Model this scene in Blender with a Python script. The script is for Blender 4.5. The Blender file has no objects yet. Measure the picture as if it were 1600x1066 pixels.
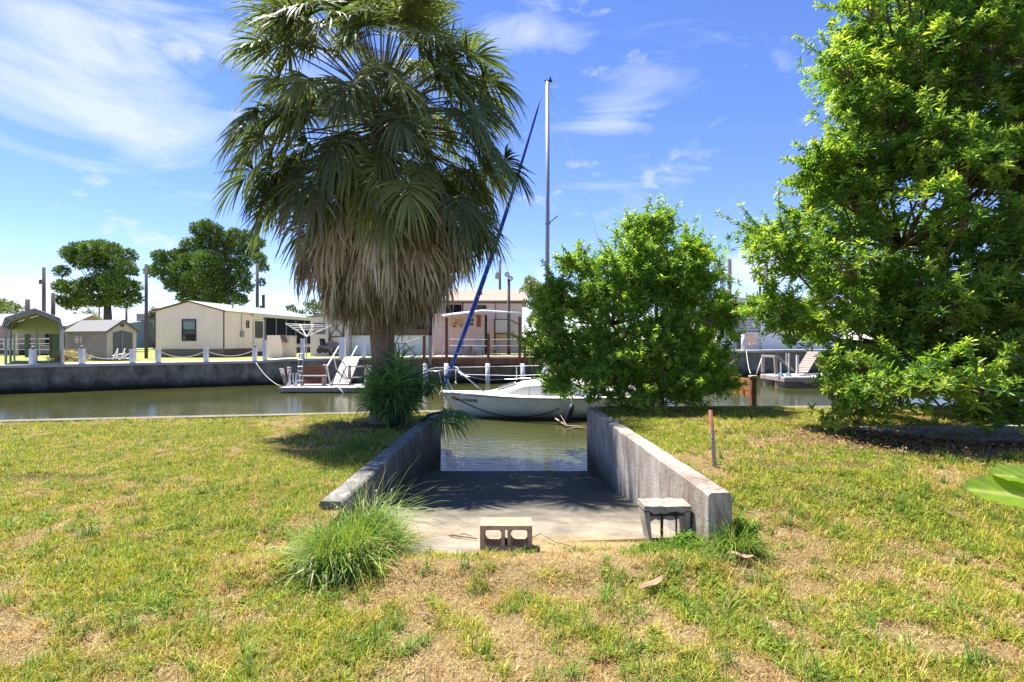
import bpy, math, random
import numpy as np
from mathutils import Vector, Matrix
random.seed(7)
RNG = np.random.default_rng(11)
SC = bpy.context.scene
COL = SC.collection
R = math.radians

# ------------------------------------------------------------------ camera, light, sky
EYE = 1.6
cam_d = bpy.data.cameras.new('camera'); cam = bpy.data.objects.new('camera', cam_d); COL.objects.link(cam)
cam.location = (0, 0, EYE); cam.rotation_euler = (R(90), 0, 0)
cam_d.sensor_width = 36; cam_d.lens = 36 * 810 / 1600; cam_d.clip_start = 0.05; cam_d.clip_end = 3000
SC.camera = cam

SUN_AZ, SUN_EL = -48.0, 66.0        # azimuth measured from +Y towards +X
sun_d = bpy.data.lights.new('sun', 'SUN'); sun = bpy.data.objects.new('sun', sun_d); COL.objects.link(sun)
sun_d.energy = 5.0; sun_d.angle = R(0.53); sun_d.color = (1.0, 0.95, 0.87)
sv = Vector((math.sin(R(SUN_AZ)) * math.cos(R(SUN_EL)), math.cos(R(SUN_AZ)) * math.cos(R(SUN_EL)), math.sin(R(SUN_EL))))
sun.rotation_euler = sv.to_track_quat('Z', 'Y').to_euler()
SC.view_settings.view_transform = 'Standard'; SC.view_settings.look = 'None'
SC.view_settings.exposure = 1.25; SC.view_settings.gamma = 1.0

def direction(px, py):
    v = Vector(((px - 800) / 810, 1.0, (533 - py) / 810)); v.normalize(); return v

world = bpy.data.worlds.new('World'); SC.world = world; world.use_nodes = True
nt = world.node_tree; nt.nodes.clear(); N = nt.nodes; Lk = nt.links
def nd(tree, t, **kw):
    n = tree.nodes.new(t)
    for k, v in kw.items(): setattr(n, k, v)
    return n
out = nd(nt, 'ShaderNodeOutputWorld'); bg = nd(nt, 'ShaderNodeBackground'); Lk.new(bg.outputs[0], out.inputs[0])
sky = nd(nt, 'ShaderNodeTexSky', sky_type='NISHITA'); sky.sun_disc = False
sky.sun_elevation = R(SUN_EL); sky.sun_rotation = R(SUN_AZ); sky.air_density = 0.78; sky.dust_density = 0.0; sky.ozone_density = 3.5
hsv = nd(nt, 'ShaderNodeHueSaturation'); hsv.inputs['Saturation'].default_value = 1.14
Lk.new(sky.outputs[0], hsv.inputs['Color'])
tc = nd(nt, 'ShaderNodeTexCoord')
def vmath(tree, op, a, b=None):
    n = nd(tree, 'ShaderNodeVectorMath', operation=op)
    for i, v in enumerate((a, b)):
        if v is None: continue
        if hasattr(v, 'links'): tree.links.new(v, n.inputs[i])
        else: n.inputs[i].default_value = v
    return n
def fmath(tree, op, a, b=None, c=None, clamp=False):
    n = nd(tree, 'ShaderNodeMath', operation=op, use_clamp=clamp)
    for i, v in enumerate((a, b, c)):
        if v is None: continue
        if hasattr(v, 'links'): tree.links.new(v, n.inputs[i])
        else: n.inputs[i].default_value = v
    return n.outputs[0]
def ramp(tree, fac, p0, p1, c0=(0, 0, 0, 1), c1=(1, 1, 1, 1)):
    n = nd(tree, 'ShaderNodeValToRGB'); n.color_ramp.elements[0].position = p0; n.color_ramp.elements[1].position = p1
    n.color_ramp.elements[0].color = c0; n.color_ramp.elements[1].color = c1
    tree.links.new(fac, n.inputs[0]); return n.outputs[0]
def noise(tree, vec, scale, detail=5, rough=0.5, dist=0.0):
    n = nd(tree, 'ShaderNodeTexNoise'); n.inputs['Scale'].default_value = scale; n.inputs['Detail'].default_value = detail
    n.inputs['Roughness'].default_value = rough; n.inputs['Distortion'].default_value = dist
    if vec is not None: tree.links.new(vec, n.inputs['Vector'])
    return n.outputs[0]
D = tc.outputs['Generated']
st = vmath(nt, 'MULTIPLY', D, (1.6, 1.0, 5.0)).outputs[0]
cir = noise(nt, st, 2.1, 9, 0.58, 0.9)
def patch(px, py, sx, sz, k):
    c = direction(px, py)
    d = vmath(nt, 'SUBTRACT', D, tuple(c)).outputs[0]
    d = vmath(nt, 'MULTIPLY', d, (1 / sx, 1 / sx, 1 / sz)).outputs[0]
    l = vmath(nt, 'LENGTH', d).outputs[1]
    e = fmath(nt, 'SUBTRACT', 1.0, l, clamp=True)
    return fmath(nt, 'MULTIPLY', e, k)
acc = cir
for a in ((110, 95, .40, .12, .19), (190, 190, .34, .06, .25), (830, 52, .12, .05, .22), (1010, 130, .16, .05, .22), (960, 180, .10, .04, .22),
          (1000, 300, .34, .10, .10), (250, 20, .3, .08, .12)):
    acc = fmath(nt, 'ADD', acc, patch(*a))
thin = ramp(nt, acc, 0.58, 0.88)
cum = noise(nt, vmath(nt, 'MULTIPLY', D, (1, 1, 1.8)).outputs[0], 9.0, 8, 0.6, 0.2)
acc2 = cum
for a in ((20, 475, .16, .05, .30), (65, 462, .06, .05, .22), (1180, 420, .10, .05, .45), (260, 450, .12, .03, .06), (700, 440, .2, .03, .10), (1400, 430, .3, .05, .12)):
    acc2 = fmath(nt, 'ADD', acc2, patch(*a))
thick = ramp(nt, acc2, 0.60, 0.80)
wb = nd(nt, 'ShaderNodeMixRGB', blend_type='MULTIPLY'); wb.inputs[0].default_value = 1; Lk.new(hsv.outputs[0], wb.inputs[1]); wb.inputs[2].default_value = (1.06, .875, 1.03, 1)
m1 = nd(nt, 'ShaderNodeMixRGB'); Lk.new(fmath(nt, 'MULTIPLY', thin, 0.72), m1.inputs[0]); Lk.new(wb.outputs[0], m1.inputs[1]); m1.inputs[2].default_value = (3.9, 4.2, 5.1, 1)
m2 = nd(nt, 'ShaderNodeMixRGB'); Lk.new(fmath(nt, 'MULTIPLY', thick, 0.85), m2.inputs[0]); Lk.new(m1.outputs[0], m2.inputs[1]); m2.inputs[2].default_value = (4.2, 4.3, 4.8, 1)
Lk.new(m2.outputs[0], bg.inputs[0]); bg.inputs[1].default_value = 0.106

# ------------------------------------------------------------------ helpers
def at(px, py, d):
    return Vector(((px - 800) / 810 * d, d, EYE - (py - 533) / 810 * d))
def X(px, d): return (px - 800) / 810 * d
def Z(py, d): return EYE - (py - 533) / 810 * d
WATER = -1.04

def tag(o, label=None, cat=None, group=None, kind=None):
    if label: o['label'] = label
    if cat: o['category'] = cat
    if group: o['group'] = group
    if kind: o['kind'] = kind
    return o
def thing(name, label, cat, loc, group=None):
    o = bpy.data.objects.new(name, None); COL.objects.link(o); o.location = loc; o.empty_display_size = 0.2
    return tag(o, label, cat, group)
def wloc(o):
    v = Vector((0, 0, 0))
    while o is not None: v = v + o.location; o = o.parent
    return v
def dup(o, parent=None, loc=None, rotz=None, label=None, scale=None):
    c = o.copy(); COL.objects.link(c); c.parent = parent
    if loc is not None: c.location = loc
    if rotz is not None: c.rotation_euler = (0, 0, rotz)
    if scale is not None: c.scale = (scale,) * 3
    if label: c['label'] = label
    for ch in list(o.children): dup(ch, c)
    return c

def mesh_np(name, verts, quads=None, tris=None, mat=None, parent=None, col=None, smooth=False):
    me = bpy.data.meshes.new(name)
    verts = np.asarray(verts, dtype=np.float32).reshape(-1, 3)
    if parent is not None: verts = verts - np.array(wloc(parent), dtype=np.float32)
    nq = 0 if quads is None else len(quads); ntr = 0 if tris is None else len(tris)
    loops = []
    if nq: loops.append(np.asarray(quads, dtype=np.int32).ravel())
    if ntr: loops.append(np.asarray(tris, dtype=np.int32).ravel())
    loops = np.concatenate(loops)
    starts = np.concatenate([np.arange(nq) * 4, nq * 4 + np.arange(ntr) * 3]).astype(np.int32)
    me.vertices.add(len(verts)); me.vertices.foreach_set('co', verts.ravel())
    me.loops.add(len(loops)); me.loops.foreach_set('vertex_index', loops)
    me.polygons.add(nq + ntr); me.polygons.foreach_set('loop_start', starts)
    if smooth: me.polygons.foreach_set('use_smooth', np.ones(nq + ntr, dtype=bool))
    me.update(calc_edges=True)
    if col is not None:
        c = np.ones((len(verts), 4), dtype=np.float32); c[:, :3] = col
        a = me.color_attributes.new('col', 'FLOAT_COLOR', 'POINT'); a.data.foreach_set('color', c.ravel())
    if mat: me.materials.append(mat)
    o = bpy.data.objects.new(name, me); COL.objects.link(o)
    if parent is not None: o.parent = parent
    return o

class MB:
    def __init__(s, origin=(0, 0, 0), rz=0):
        s.v = []; s.f = []; s.M = Matrix.Translation(Vector(origin)) @ Matrix.Rotation(rz, 4, 'Z')
    def add(s, vs, fs):
        b = len(s.v)
        s.v += [tuple(s.M @ Vector(v)) for v in vs]; s.f += [tuple(i + b for i in f) for f in fs]; return s
    def box(s, x0, x1, y0, y1, z0, z1):
        return s.add([(x0, y0, z0), (x1, y0, z0), (x1, y1, z0), (x0, y1, z0), (x0, y0, z1), (x1, y0, z1), (x1, y1, z1), (x0, y1, z1)],
                     [(0, 3, 2, 1), (4, 5, 6, 7), (0, 1, 5, 4), (1, 2, 6, 5), (2, 3, 7, 6), (3, 0, 4, 7)])
    def bar(s, a, b, w, h=None, up=(0, 0, 1)):
        h = h or w; a = Vector(a); b = Vector(b); d = (b - a).normalized(); u = Vector(up)
        if abs(d.dot(u)) > 0.98: u = Vector((0, 1, 0))
        sd = d.cross(u).normalized(); u2 = sd.cross(d).normalized()
        vs = []
        for p in (a, b):
            for i, j in ((-1, -1), (1, -1), (1, 1), (-1, 1)): vs.append(p + sd * (w / 2 * i) + u2 * (h / 2 * j))
        return s.add(vs, [(3, 2, 1, 0), (4, 5, 6, 7), (0, 1, 5, 4), (1, 2, 6, 5), (2, 3, 7, 6), (3, 0, 4, 7)])
    def tube(s, pts, rad, n=8, cap=True):
        pts = [Vector(p) for p in pts]; m = len(pts)
        if not hasattr(rad, '__len__'): rad = [rad] * m
        vs = []; ref = None
        for i, p in enumerate(pts):
            d = (pts[min(i + 1, m - 1)] - pts[max(i - 1, 0)]).normalized()
            if ref is None: ref = Vector((1, 0, 0)) if abs(d.x) < 0.9 else Vector((0, 1, 0))
            sd = d.cross(ref).normalized(); u = sd.cross(d).normalized(); ref = u
            for k in range(n):
                a = 2 * math.pi * k / n; vs.append(p + (sd * math.cos(a) + u * math.sin(a)) * rad[i])
        fs = [(i * n + k, i * n + (k + 1) % n, (i + 1) * n + (k + 1) % n, (i + 1) * n + k) for i in range(m - 1) for k in range(n)]
        if cap: fs += [tuple(range(n - 1, -1, -1)), tuple((m - 1) * n + k for k in range(n))]
        return s.add(vs, fs)
    def poly(s, pts): return s.add(pts, [tuple(range(len(pts)))])
    def prism(s, pts, ext):
        n = len(pts); e = Vector(ext); p2 = [Vector(p) + e for p in pts]
        return s.add(list(pts) + p2, [tuple(range(n)), tuple(range(2 * n - 1, n - 1, -1))] + [(i, i + n, (i + 1) % n + n, (i + 1) % n) for i in range(n)])
    def build(s, name, mat, parent=None, smooth=False, bevel=0):
        me = bpy.data.meshes.new(name); off = wloc(parent) if parent is not None else Vector((0, 0, 0))
        me.from_pydata([(v[0] - off.x, v[1] - off.y, v[2] - off.z) for v in s.v], [], s.f); me.update()
        import bmesh
        bm = bmesh.new(); bm.from_mesh(me); bmesh.ops.recalc_face_normals(bm, faces=bm.faces)
        if bevel:
            bmesh.ops.bevel(bm, geom=[e for e in bm.edges if len(e.link_faces) == 2 and e.calc_face_angle(0) > 0.6], offset=bevel, segments=2, affect='EDGES', profile=0.6)
        bm.to_mesh(me); bm.free()
        if smooth: me.polygons.foreach_set('use_smooth', [True] * len(me.polygons))
        me.materials.append(mat)
        o = bpy.data.objects.new(name, me); COL.objects.link(o)
        if parent is not None: o.parent = parent
        return o

# value noise used for lawn relief and patches
_lat = RNG.random((256, 256))
def vnoise(x, y, s):
    x = np.asarray(x, dtype=float) * s + 57.3; y = np.asarray(y, dtype=float) * s + 91.7
    xi = np.floor(x).astype(int); yi = np.floor(y).astype(int); fx = x - xi; fy = y - yi
    fx = fx * fx * (3 - 2 * fx); fy = fy * fy * (3 - 2 * fy)
    g = lambda a, b: _lat[a % 256, b % 256]
    return (g(xi, yi) * (1 - fx) + g(xi + 1, yi) * fx) * (1 - fy) + (g(xi, yi + 1) * (1 - fx) + g(xi + 1, yi + 1) * fx) * fy
def fbm(x, y, s, o=4):
    r = 0; a = 0.5; t = 0
    for i in range(o): r = r + a * vnoise(x + 13 * i, y - 7 * i, s * 2 ** i); t += a; a *= 0.5
    return r / t
def sstep(a, b, x):
    t = np.clip((np.asarray(x, dtype=float) - a) / (b - a), 0, 1); return t * t * (3 - 2 * t)

# ------------------------------------------------------------------ materials
def mat(name, c, rough=0.7, var=0.25, scale=6, bump=0.0, bscale=40, metal=0.0, c2=None, stretch=(1, 1, 1), spec=0.4, extra=None):
    m = bpy.data.materials.new(name); m.use_nodes = True; t = m.node_tree; b = t.nodes['Principled BSDF']
    g = nd(t, 'ShaderNodeNewGeometry'); v = vmath(t, 'MULTIPLY', g.outputs['Position'], stretch).outputs[0]
    n = noise(t, v, scale, 6, 0.6)
    c2 = c2 or tuple(x * (1 - var) for x in c)
    col = ramp(t, n, 0.3, 0.7, (*c2, 1), (*c, 1))
    if extra: col = extra(t, g.outputs['Position'], col)
    t.links.new(col, b.inputs['Base Color'])
    b.inputs['Roughness'].default_value = rough; b.inputs['Metallic'].default_value = metal; b.inputs['Specular IOR Level'].default_value = spec
    if bump:
        bp = nd(t, 'ShaderNodeBump'); bp.inputs['Strength'].default_value = bump; bp.inputs['Distance'].default_value = 0.02
        t.links.new(noise(t, v, bscale, 5, 0.6), bp.inputs['Height']); t.links.new(bp.outputs[0], b.inputs['Normal'])
    return m
def mix(t, f, a, b, mode='MIX'):
    n = nd(t, 'ShaderNodeMixRGB', blend_type=mode)
    for i, v in enumerate((f, a, b)):
        if hasattr(v, 'links'): t.links.new(v, n.inputs[i])
        elif i == 0: n.inputs[0].default_value = v
        else: n.inputs[i].default_value = (*v, 1)
    return n.outputs[0]
def leafmat(name, rough=0.4, trans=0.35, tint=(1.25, 1.3, 0.5), spec=0.5):
    m = bpy.data.materials.new(name); m.use_nodes = True; t = m.node_tree; b = t.nodes['Principled BSDF']; o = t.nodes['Material Output']
    a = nd(t, 'ShaderNodeAttribute', attribute_name='col')
    t.links.new(a.outputs['Color'], b.inputs['Base Color']); b.inputs['Roughness'].default_value = rough; b.inputs['Specular IOR Level'].default_value = spec
    tr = nd(t, 'ShaderNodeBsdfTranslucent'); t.links.new(mix(t, 1.0, a.outputs['Color'], tint, 'MULTIPLY'), tr.inputs[0])
    mx = nd(t, 'ShaderNodeMixShader'); mx.inputs[0].default_value = trans
    t.links.new(b.outputs[0], mx.inputs[1]); t.links.new(tr.outputs[0], mx.inputs[2]); t.links.new(mx.outputs[0], o.inputs[0])
    return m
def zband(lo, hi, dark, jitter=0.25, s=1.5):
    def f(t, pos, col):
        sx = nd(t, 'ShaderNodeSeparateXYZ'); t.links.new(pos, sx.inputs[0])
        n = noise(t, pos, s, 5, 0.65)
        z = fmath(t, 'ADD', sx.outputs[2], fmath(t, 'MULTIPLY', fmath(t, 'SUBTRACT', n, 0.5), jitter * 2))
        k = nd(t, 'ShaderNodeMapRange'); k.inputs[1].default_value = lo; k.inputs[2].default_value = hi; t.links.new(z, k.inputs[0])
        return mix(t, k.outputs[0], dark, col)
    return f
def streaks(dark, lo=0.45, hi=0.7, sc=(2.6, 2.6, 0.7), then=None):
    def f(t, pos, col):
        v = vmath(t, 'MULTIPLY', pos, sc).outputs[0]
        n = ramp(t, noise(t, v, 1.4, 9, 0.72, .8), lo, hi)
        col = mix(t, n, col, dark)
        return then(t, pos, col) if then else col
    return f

M = {}
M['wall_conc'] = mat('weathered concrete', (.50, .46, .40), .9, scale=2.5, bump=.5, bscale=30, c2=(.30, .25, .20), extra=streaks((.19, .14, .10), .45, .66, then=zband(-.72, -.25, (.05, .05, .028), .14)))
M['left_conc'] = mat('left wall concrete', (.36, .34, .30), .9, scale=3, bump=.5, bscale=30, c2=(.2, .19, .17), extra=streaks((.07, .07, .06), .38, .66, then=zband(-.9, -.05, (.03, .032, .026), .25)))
M['ramp'] = mat('ramp concrete', (.36, .30, .22), .85, scale=3.2, bump=.7, bscale=25, c2=(.17, .14, .10), extra=zband(-.36, -.12, (.055, .055, .045), .12, 1.6))  # dark lower band: algae stain, with the palm's shadow painted into the colour
M['slab'] = mat('path concrete', (.36, .34, .31), .9, scale=4, bump=.3, c2=(.25, .23, .2))
M['block'] = mat('cinder block', (.68, .46, .28), .95, scale=14, bump=.8, bscale=120, c2=(.42, .27, .17))
M['block_old'] = mat('old block', (.50, .43, .35), .95, scale=12, bump=1.0, bscale=60, c2=(.26, .24, .19))
M['seawall'] = mat('sea wall', (.36, .31, .23), .95, scale=1.6, bump=.8, bscale=5, spec=.08, c2=(.17, .145, .105), extra=streaks((.07, .065, .05), .45, .7, (1.2, 1.2, .5), zband(-.95, -.45, (.03, .027, .02), .2, .8)))
M['cap'] = mat('wall cap', (.52, .49, .43), .9, scale=1.5, c2=(.38, .35, .3))
M['nearcap'] = mat('near cap', (.24, .21, .15), .9, scale=3, c2=(.13, .12, .08), bump=.3)
M['white'] = mat('white paint', (.78, .77, .74), .5, .12, 4)
M['post'] = mat('white post', (.74, .72, .72), .6, .12, 5)
M['gel'] = mat('boat gelcoat', (.76, .74, .72), .25, .12, 1.5, c2=(.58, .58, .57), extra=streaks((.46, .44, .40), .52, .8, (3, 3, .8), zband(-1.02, -.93, (.16, .16, .11), .04, 4)))
M['deckw'] = mat('boat deck', (.82, .80, .74), .4, .1, 3)
M['steel'] = mat('stainless', (.75, .75, .74), .25, .05, metal=.9)
M['alu'] = mat('aluminium', (.36, .37, .38), .4, .12, 2, metal=.5)
M['blue'] = mat('blue sail cover', (.015, .06, .33), .6, .35, 6, stretch=(1, 1, .5))
M['dark'] = mat('dark', (.02, .02, .022), .5, .3)
M['glass'] = mat('window glass', (.02, .025, .03), .08, .3, spec=.8)
M['navy'] = mat('insect screen', (.012, .014, .026), .7, .35, 3, spec=.1)
M['beige'] = mat('beige siding', (.93, .73, .64), .7, .08, 1.0, extra=streaks((.74, .56, .46), .5, .85, (2, 2, .3)))
M['trimw'] = mat('white trim', (.72, .62, .55), .6, .1)
M['brown'] = mat('brown trim', (.14, .085, .06), .7, .3)
M['pink'] = mat('pink siding', (.60, .43, .36), .75, .10, 1.5)
M['pinkl'] = mat('pale pink siding', (.68, .54, .46), .75, .08, 1.5)
M['greyp'] = mat('shed wall', (.30, .255, .26), .8, .12, 1)  # long side of the shed: its shade is put into this darker colour
M['shedlt'] = mat('shed front', (.56, .46, .39), .8, .1, 1)
M['shedroof'] = mat('shed roof', (.25, .245, .24), .8, .12, 4)
M['doors'] = mat('shed doors', (.12, .12, .125), .7, .15, 3)
M['metroof'] = mat('white metal roof', (.38, .375, .36), .5, .08, 1)
M['shingle'] = mat('shingle', (.40, .31, .24), .9, scale=8, c2=(.28, .22, .17), bump=.4)
M['cproof'] = mat('carport steel', (.19, .19, .15), .6, .15, 2)
M['cpgable'] = mat('carport gable sheet', (.30, .30, .24), .6, .15, 3, stretch=(.2, .2, 4))
M['cppost'] = mat('carport post', (.20, .23, .25), .5, .2, 2)
M['cptop'] = mat('carport top', (.60, .62, .60), .5, .1, 2)
M['wood'] = mat('weathered wood', (.42, .35, .29), .9, scale=8, c2=(.25, .20, .16), stretch=(1, 1, 1), bump=.3)
M['woodlt'] = mat('grey deck boards', (.58, .54, .50), .9, scale=6, c2=(.42, .38, .34))
M['redwood'] = mat('reddish wood', (.26, .11, .055), .8, scale=6, c2=(.15, .065, .035))
M['orange'] = mat('cedar boards', (.50, .20, .07), .8, scale=7, c2=(.32, .12, .05))
M['pole'] = mat('utility pole', (.13, .105, .10), .9, scale=4, c2=(.07, .06, .06))
M['rust'] = mat('rusty pipe', (.34, .13, .07), .8, scale=18, c2=(.18, .08, .05), bump=.4, extra=zband(.55, .78, (.36, .31, .25), .06, 12))
M['ropew'] = mat('pale rope', (.62, .58, .50), .9, .2, 30)
M['roped'] = mat('dark rope', (.05, .055, .06), .9, .2, 30)
M['bark'] = mat('tree bark', (.22, .16, .11), .95, scale=9, c2=(.12, .085, .06), bump=.6, bscale=30)
M['pbark'] = mat('palm bark', (.24, .19, .14), .95, scale=5, c2=(.13, .10, .075), stretch=(1, 1, 6), bump=.8, bscale=10)
M['dbark'] = mat('pine bark', (.13, .11, .09), .95, scale=3, c2=(.07, .06, .05))
M['patio'] = mat('patio boards', (.44, .32, .22), .85, scale=6, c2=(.28, .19, .13))
M['greenp'] = mat('green panels', (.045, .09, .055), .7, .3, 2)
M['redp'] = mat('dusty pink house', (.40, .28, .28), .8, .1, 1)
M['bluew'] = mat('blue grey building', (.20, .27, .38), .8, .1, 1)
M['greyh'] = mat('grey house', (.30, .31, .32), .8, .1, 1)
M['dry'] = mat('dry leaf', (.42, .28, .17), .8, scale=20, c2=(.24, .15, .09))
M['stalk'] = mat('green leaf stalk', (.16, .17, .06), .6, .3, 3)
M['stick'] = mat('bleached stick', (.38, .29, .22), .9, scale=15, c2=(.2, .14, .10))
M['sticker'] = mat('orange sticker', (.75, .28, .10), .6, .1)
M['ink'] = mat('hull numbers', (.05, .05, .07), .6, .1)
M['turq'] = mat('grey blue cushion', (.22, .29, .32), .8, .15, 5)
M['floatd'] = mat('dock float', (.02, .028, .05), .6, .3, 2)
M['redm'] = mat('red mower', (.10, .10, .11), .4, .3)
M['purple'] = mat('brass fitting', (.3, .25, .2), .4, .3)
M['fruit'] = mat('straw heap', (.55, .44, .32), .9, scale=6, c2=(.34, .27, .18), bump=.5)
M['leaf'] = leafmat('broad leaves', .36, .58, (1.35, 1.35, .6)); M['needle'] = leafmat('pine foliage', .6, .2)
M['frond'] = leafmat('palm frond', .5, .4, (1.25, 1.3, .6), .3); M['deadfrond'] = leafmat('dead frond', .8, .2, (1.1, 1.0, .8), .2)
M['grass'] = leafmat('grass blades', .55, .35, (1.2, 1.25, .6), .3)
M['banana'] = leafmat('big leaf', .35, .42, (1.3, 1.4, .35), .5)

# ground materials with a colour attribute for the dry and green patches
def groundmat():
    m = bpy.data.materials.new('lawn soil'); m.use_nodes = True; t = m.node_tree; b = t.nodes['Principled BSDF']
    a = nd(t, 'ShaderNodeAttribute', attribute_name='col'); g = nd(t, 'ShaderNodeNewGeometry')
    n = noise(t, g.outputs['Position'], 45, 6, .7); n2 = noise(t, g.outputs['Position'], 9, 5, .6)
    c = mix(t, ramp(t, n, .35, .65), mix(t, 1.0, a.outputs['Color'], (.42, .38, .34), 'MULTIPLY'), a.outputs['Color'])
    c = mix(t, ramp(t, n2, .55, .75), c, mix(t, 1.0, c, (.62, .58, .5), 'MULTIPLY'))
    t.links.new(c, b.inputs['Base Color']); b.inputs['Roughness'].default_value = .95; b.inputs['Specular IOR Level'].default_value = .1
    bp = nd(t, 'ShaderNodeBump'); bp.inputs['Strength'].default_value = .9; bp.inputs['Distance'].default_value = .02
    t.links.new(n, bp.inputs['Height']); t.links.new(bp.outputs[0], b.inputs['Normal']); return m
M['soil'] = groundmat()
M['farlawn'] = mat('far lawn', (.20, .30, .03), .95, scale=1.2, c2=(.33, .31, .10), bump=.3)
M['sand'] = mat('pale sand', (.58, .50, .38), .95, scale=1.2, c2=(.40, .36, .22))
def watermat():
    m = bpy.data.materials.new('canal water'); m.use_nodes = True; t = m.node_tree; b = t.nodes['Principled BSDF']
    g = nd(t, 'ShaderNodeNewGeometry')
    n0 = noise(t, g.outputs['Position'], .25, 3, .5)
    t.links.new(ramp(t, n0, .3, .7, (.038, .043, .010, 1), (.068, .072, .018, 1)), b.inputs['Base Color'])
    b.inputs['Roughness'].default_value = .03; b.inputs['IOR'].default_value = 1.33; b.inputs['Specular IOR Level'].default_value = .5
    v = vmath(t, 'MULTIPLY', g.outputs['Position'], (1.0, 1.9, 1)).outputs[0]
    h = fmath(t, 'ADD', noise(t, v, 2.6, 3, .55, .4), fmath(t, 'MULTIPLY', noise(t, v, 8, 2, .5), .28))
    bp = nd(t, 'ShaderNodeBump'); bp.inputs['Strength'].default_value = .20; bp.inputs['Distance'].default_value = .06
    t.links.new(h, bp.inputs['Height']); t.links.new(bp.outputs[0], b.inputs['Normal']); return m
M['water'] = watermat()

# ------------------------------------------------------------------ setting: near lawn
WL0, WL1 = -1.585, -1.70      # inner face of the left ramp wall (near, far)
WR0, WR1 = 1.44, 1.55
Y0, Y1 = 3.75, 10.7
def wall_l(y): return WL0 + (WL1 - WL0) * (y - Y0) / (Y1 - Y0)
def wall_r(y): return WR0 + (WR1 - WR0) * (y - Y0) / (Y1 - Y0)
def ramp_z(y): return 0.04 - (y - 3.7) * 0.158
def top_l(y): return 0.09 - (y - 4.6) * 0.024 
def top_r(y): return 0.49 - (y - 3.8) * 0.0375
def gz(x, y):
    x = np.asarray(x, dtype=float); y = np.asarray(y, dtype=float)
    zl = 0.08 - 0.016 * y
    zr = 0.07 + sstep(3.2, 5.2, y) * 0.26 - np.clip(y - 5, 0, 9) * 0.016
    s = sstep(-0.5, 2.0, x)
    z = zl * (1 - s) + zr * s + (fbm(x, y, 1.1, 3) - .5) * .06 - sstep(4, 9, x) * sstep(4, 8, y) * .04
    k = sstep(3.2, 3.65, y) * sstep(4.6, 4.1, y) * sstep(-2.1, -1.75, x) * sstep(1.75, 1.45, x)      # meets the head of the ramp
    zr_ = 0.04 - (y - 3.7) * .158 + (3.93 + (vnoise(x, 0 * y, 2.2) - .5) * .45 - y) * .09
    return z * (1 - k) + zr_ * k
def shoreL(x): return 13.17 + 0.2 * x
def shoreR(x): return 10.75 + 0.03 * (x - 1.6)

SHADE_PATCH = None
def lawn_mask(x, y):
    """0..1 green amount, 0..1 bare amount"""
    f = fbm(x, y, .9, 4); f2 = fbm(x + 31, y + 17, 2.6, 4); f3 = fbm(x - 12, y + 5, 6, 3)
    px = 800 + x * 810 / np.maximum(y, .5); left = sstep(560, 250, px)
    centre = np.exp(-((x - .1) / 1.3) ** 2) * sstep(4.2, 3.2, y)
    g = .74 + (f - .5) * 1.7 + (f2 - .5) * 2.1 + (f3 - .5) * 2.2 + left * .12 - centre * .22
    g = g - sstep(4.4, 2.6, y) * .15 + sstep(5, 8, y) * .13 + .18 * np.exp(-((x - 1.6) / .6) ** 2 - ((y - 3.6) / .7) ** 2)
    bare = np.exp(-(((x - 5.6) / 1.9) ** 2 + ((y - 6.7) / 1.0) ** 2)) * 1.3 + np.exp(-(((x + 2.6) / .9) ** 2 + ((y - 10.4) / .8) ** 2)) * 1.1
    bare += np.exp(-(((x + 5.5) / 1.3) ** 2 + ((y - 6.1) / .25) ** 2)) * .7 + np.exp(-(((x - 3.0) / 1.0) ** 2 + ((y - 5.3) / .2) ** 2)) * .7
    return np.clip(g, 0, 1), np.clip(bare + (f2 - .5) * .9, 0, 1)
def soilcol(x, y):
    g, b = lawn_mask(x, y)
    straw = np.array([.33, .24, .115]); green = np.array([.14, .14, .035]); dirt = np.array([.11, .07, .045])
    c = straw * (1 - g[..., None]) + green * g[..., None]
    return c * (1 - b[..., None]) + dirt * b[..., None]

def sheet(name, xs, yfun, ny):
    """grid between two y curves"""
    V = []
    for x in xs:
        a, b = yfun(x); ys = a + (b - a) * np.linspace(0, 1, ny); V.append(np.stack([np.full(ny, x), ys], 1))
    V = np.array(V); x = V[..., 0]; y = V[..., 1]; z = gz(x, y)
    nx = len(xs); idx = np.arange(nx * ny).reshape(nx, ny)
    q = np.stack([idx[:-1, :-1], idx[1:, :-1], idx[1:, 1:], idx[:-1, 1:]], -1).reshape(-1, 4)
    vv = np.stack([x, y, z], -1).reshape(-1, 3)
    return vv, q, soilcol(x.ravel(), y.ravel())
VV, QQ, CC = [], [], []
off = 0
for xs, yf, ny in ((np.linspace(-34, -9, 60), lambda x: (-6, shoreL(x) - .28), 60), (np.linspace(-9, -1.87, 140), lambda x: (-6, shoreL(x) - .28), 220),
                   (np.linspace(-1.88, 1.62, 90), lambda x: (-6, 4.25), 170), (np.linspace(-1.90, -1.60, 10), lambda x: (4.2, 4.96), 30), (np.linspace(1.62, 9, 150), lambda x: (-6, shoreR(x) - .25), 220), (np.linspace(9, 34, 60), lambda x: (-6, shoreR(x) - .25), 60)):
    v, q, c = sheet('lawn', xs, yf, ny); VV.append(v); QQ.append(q + off); CC.append(c); off += len(v)
tag(mesh_np('lawn_ground', np.concatenate(VV), np.concatenate(QQ), None, M['soil'], None, np.concatenate(CC), True), kind='structure')

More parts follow.
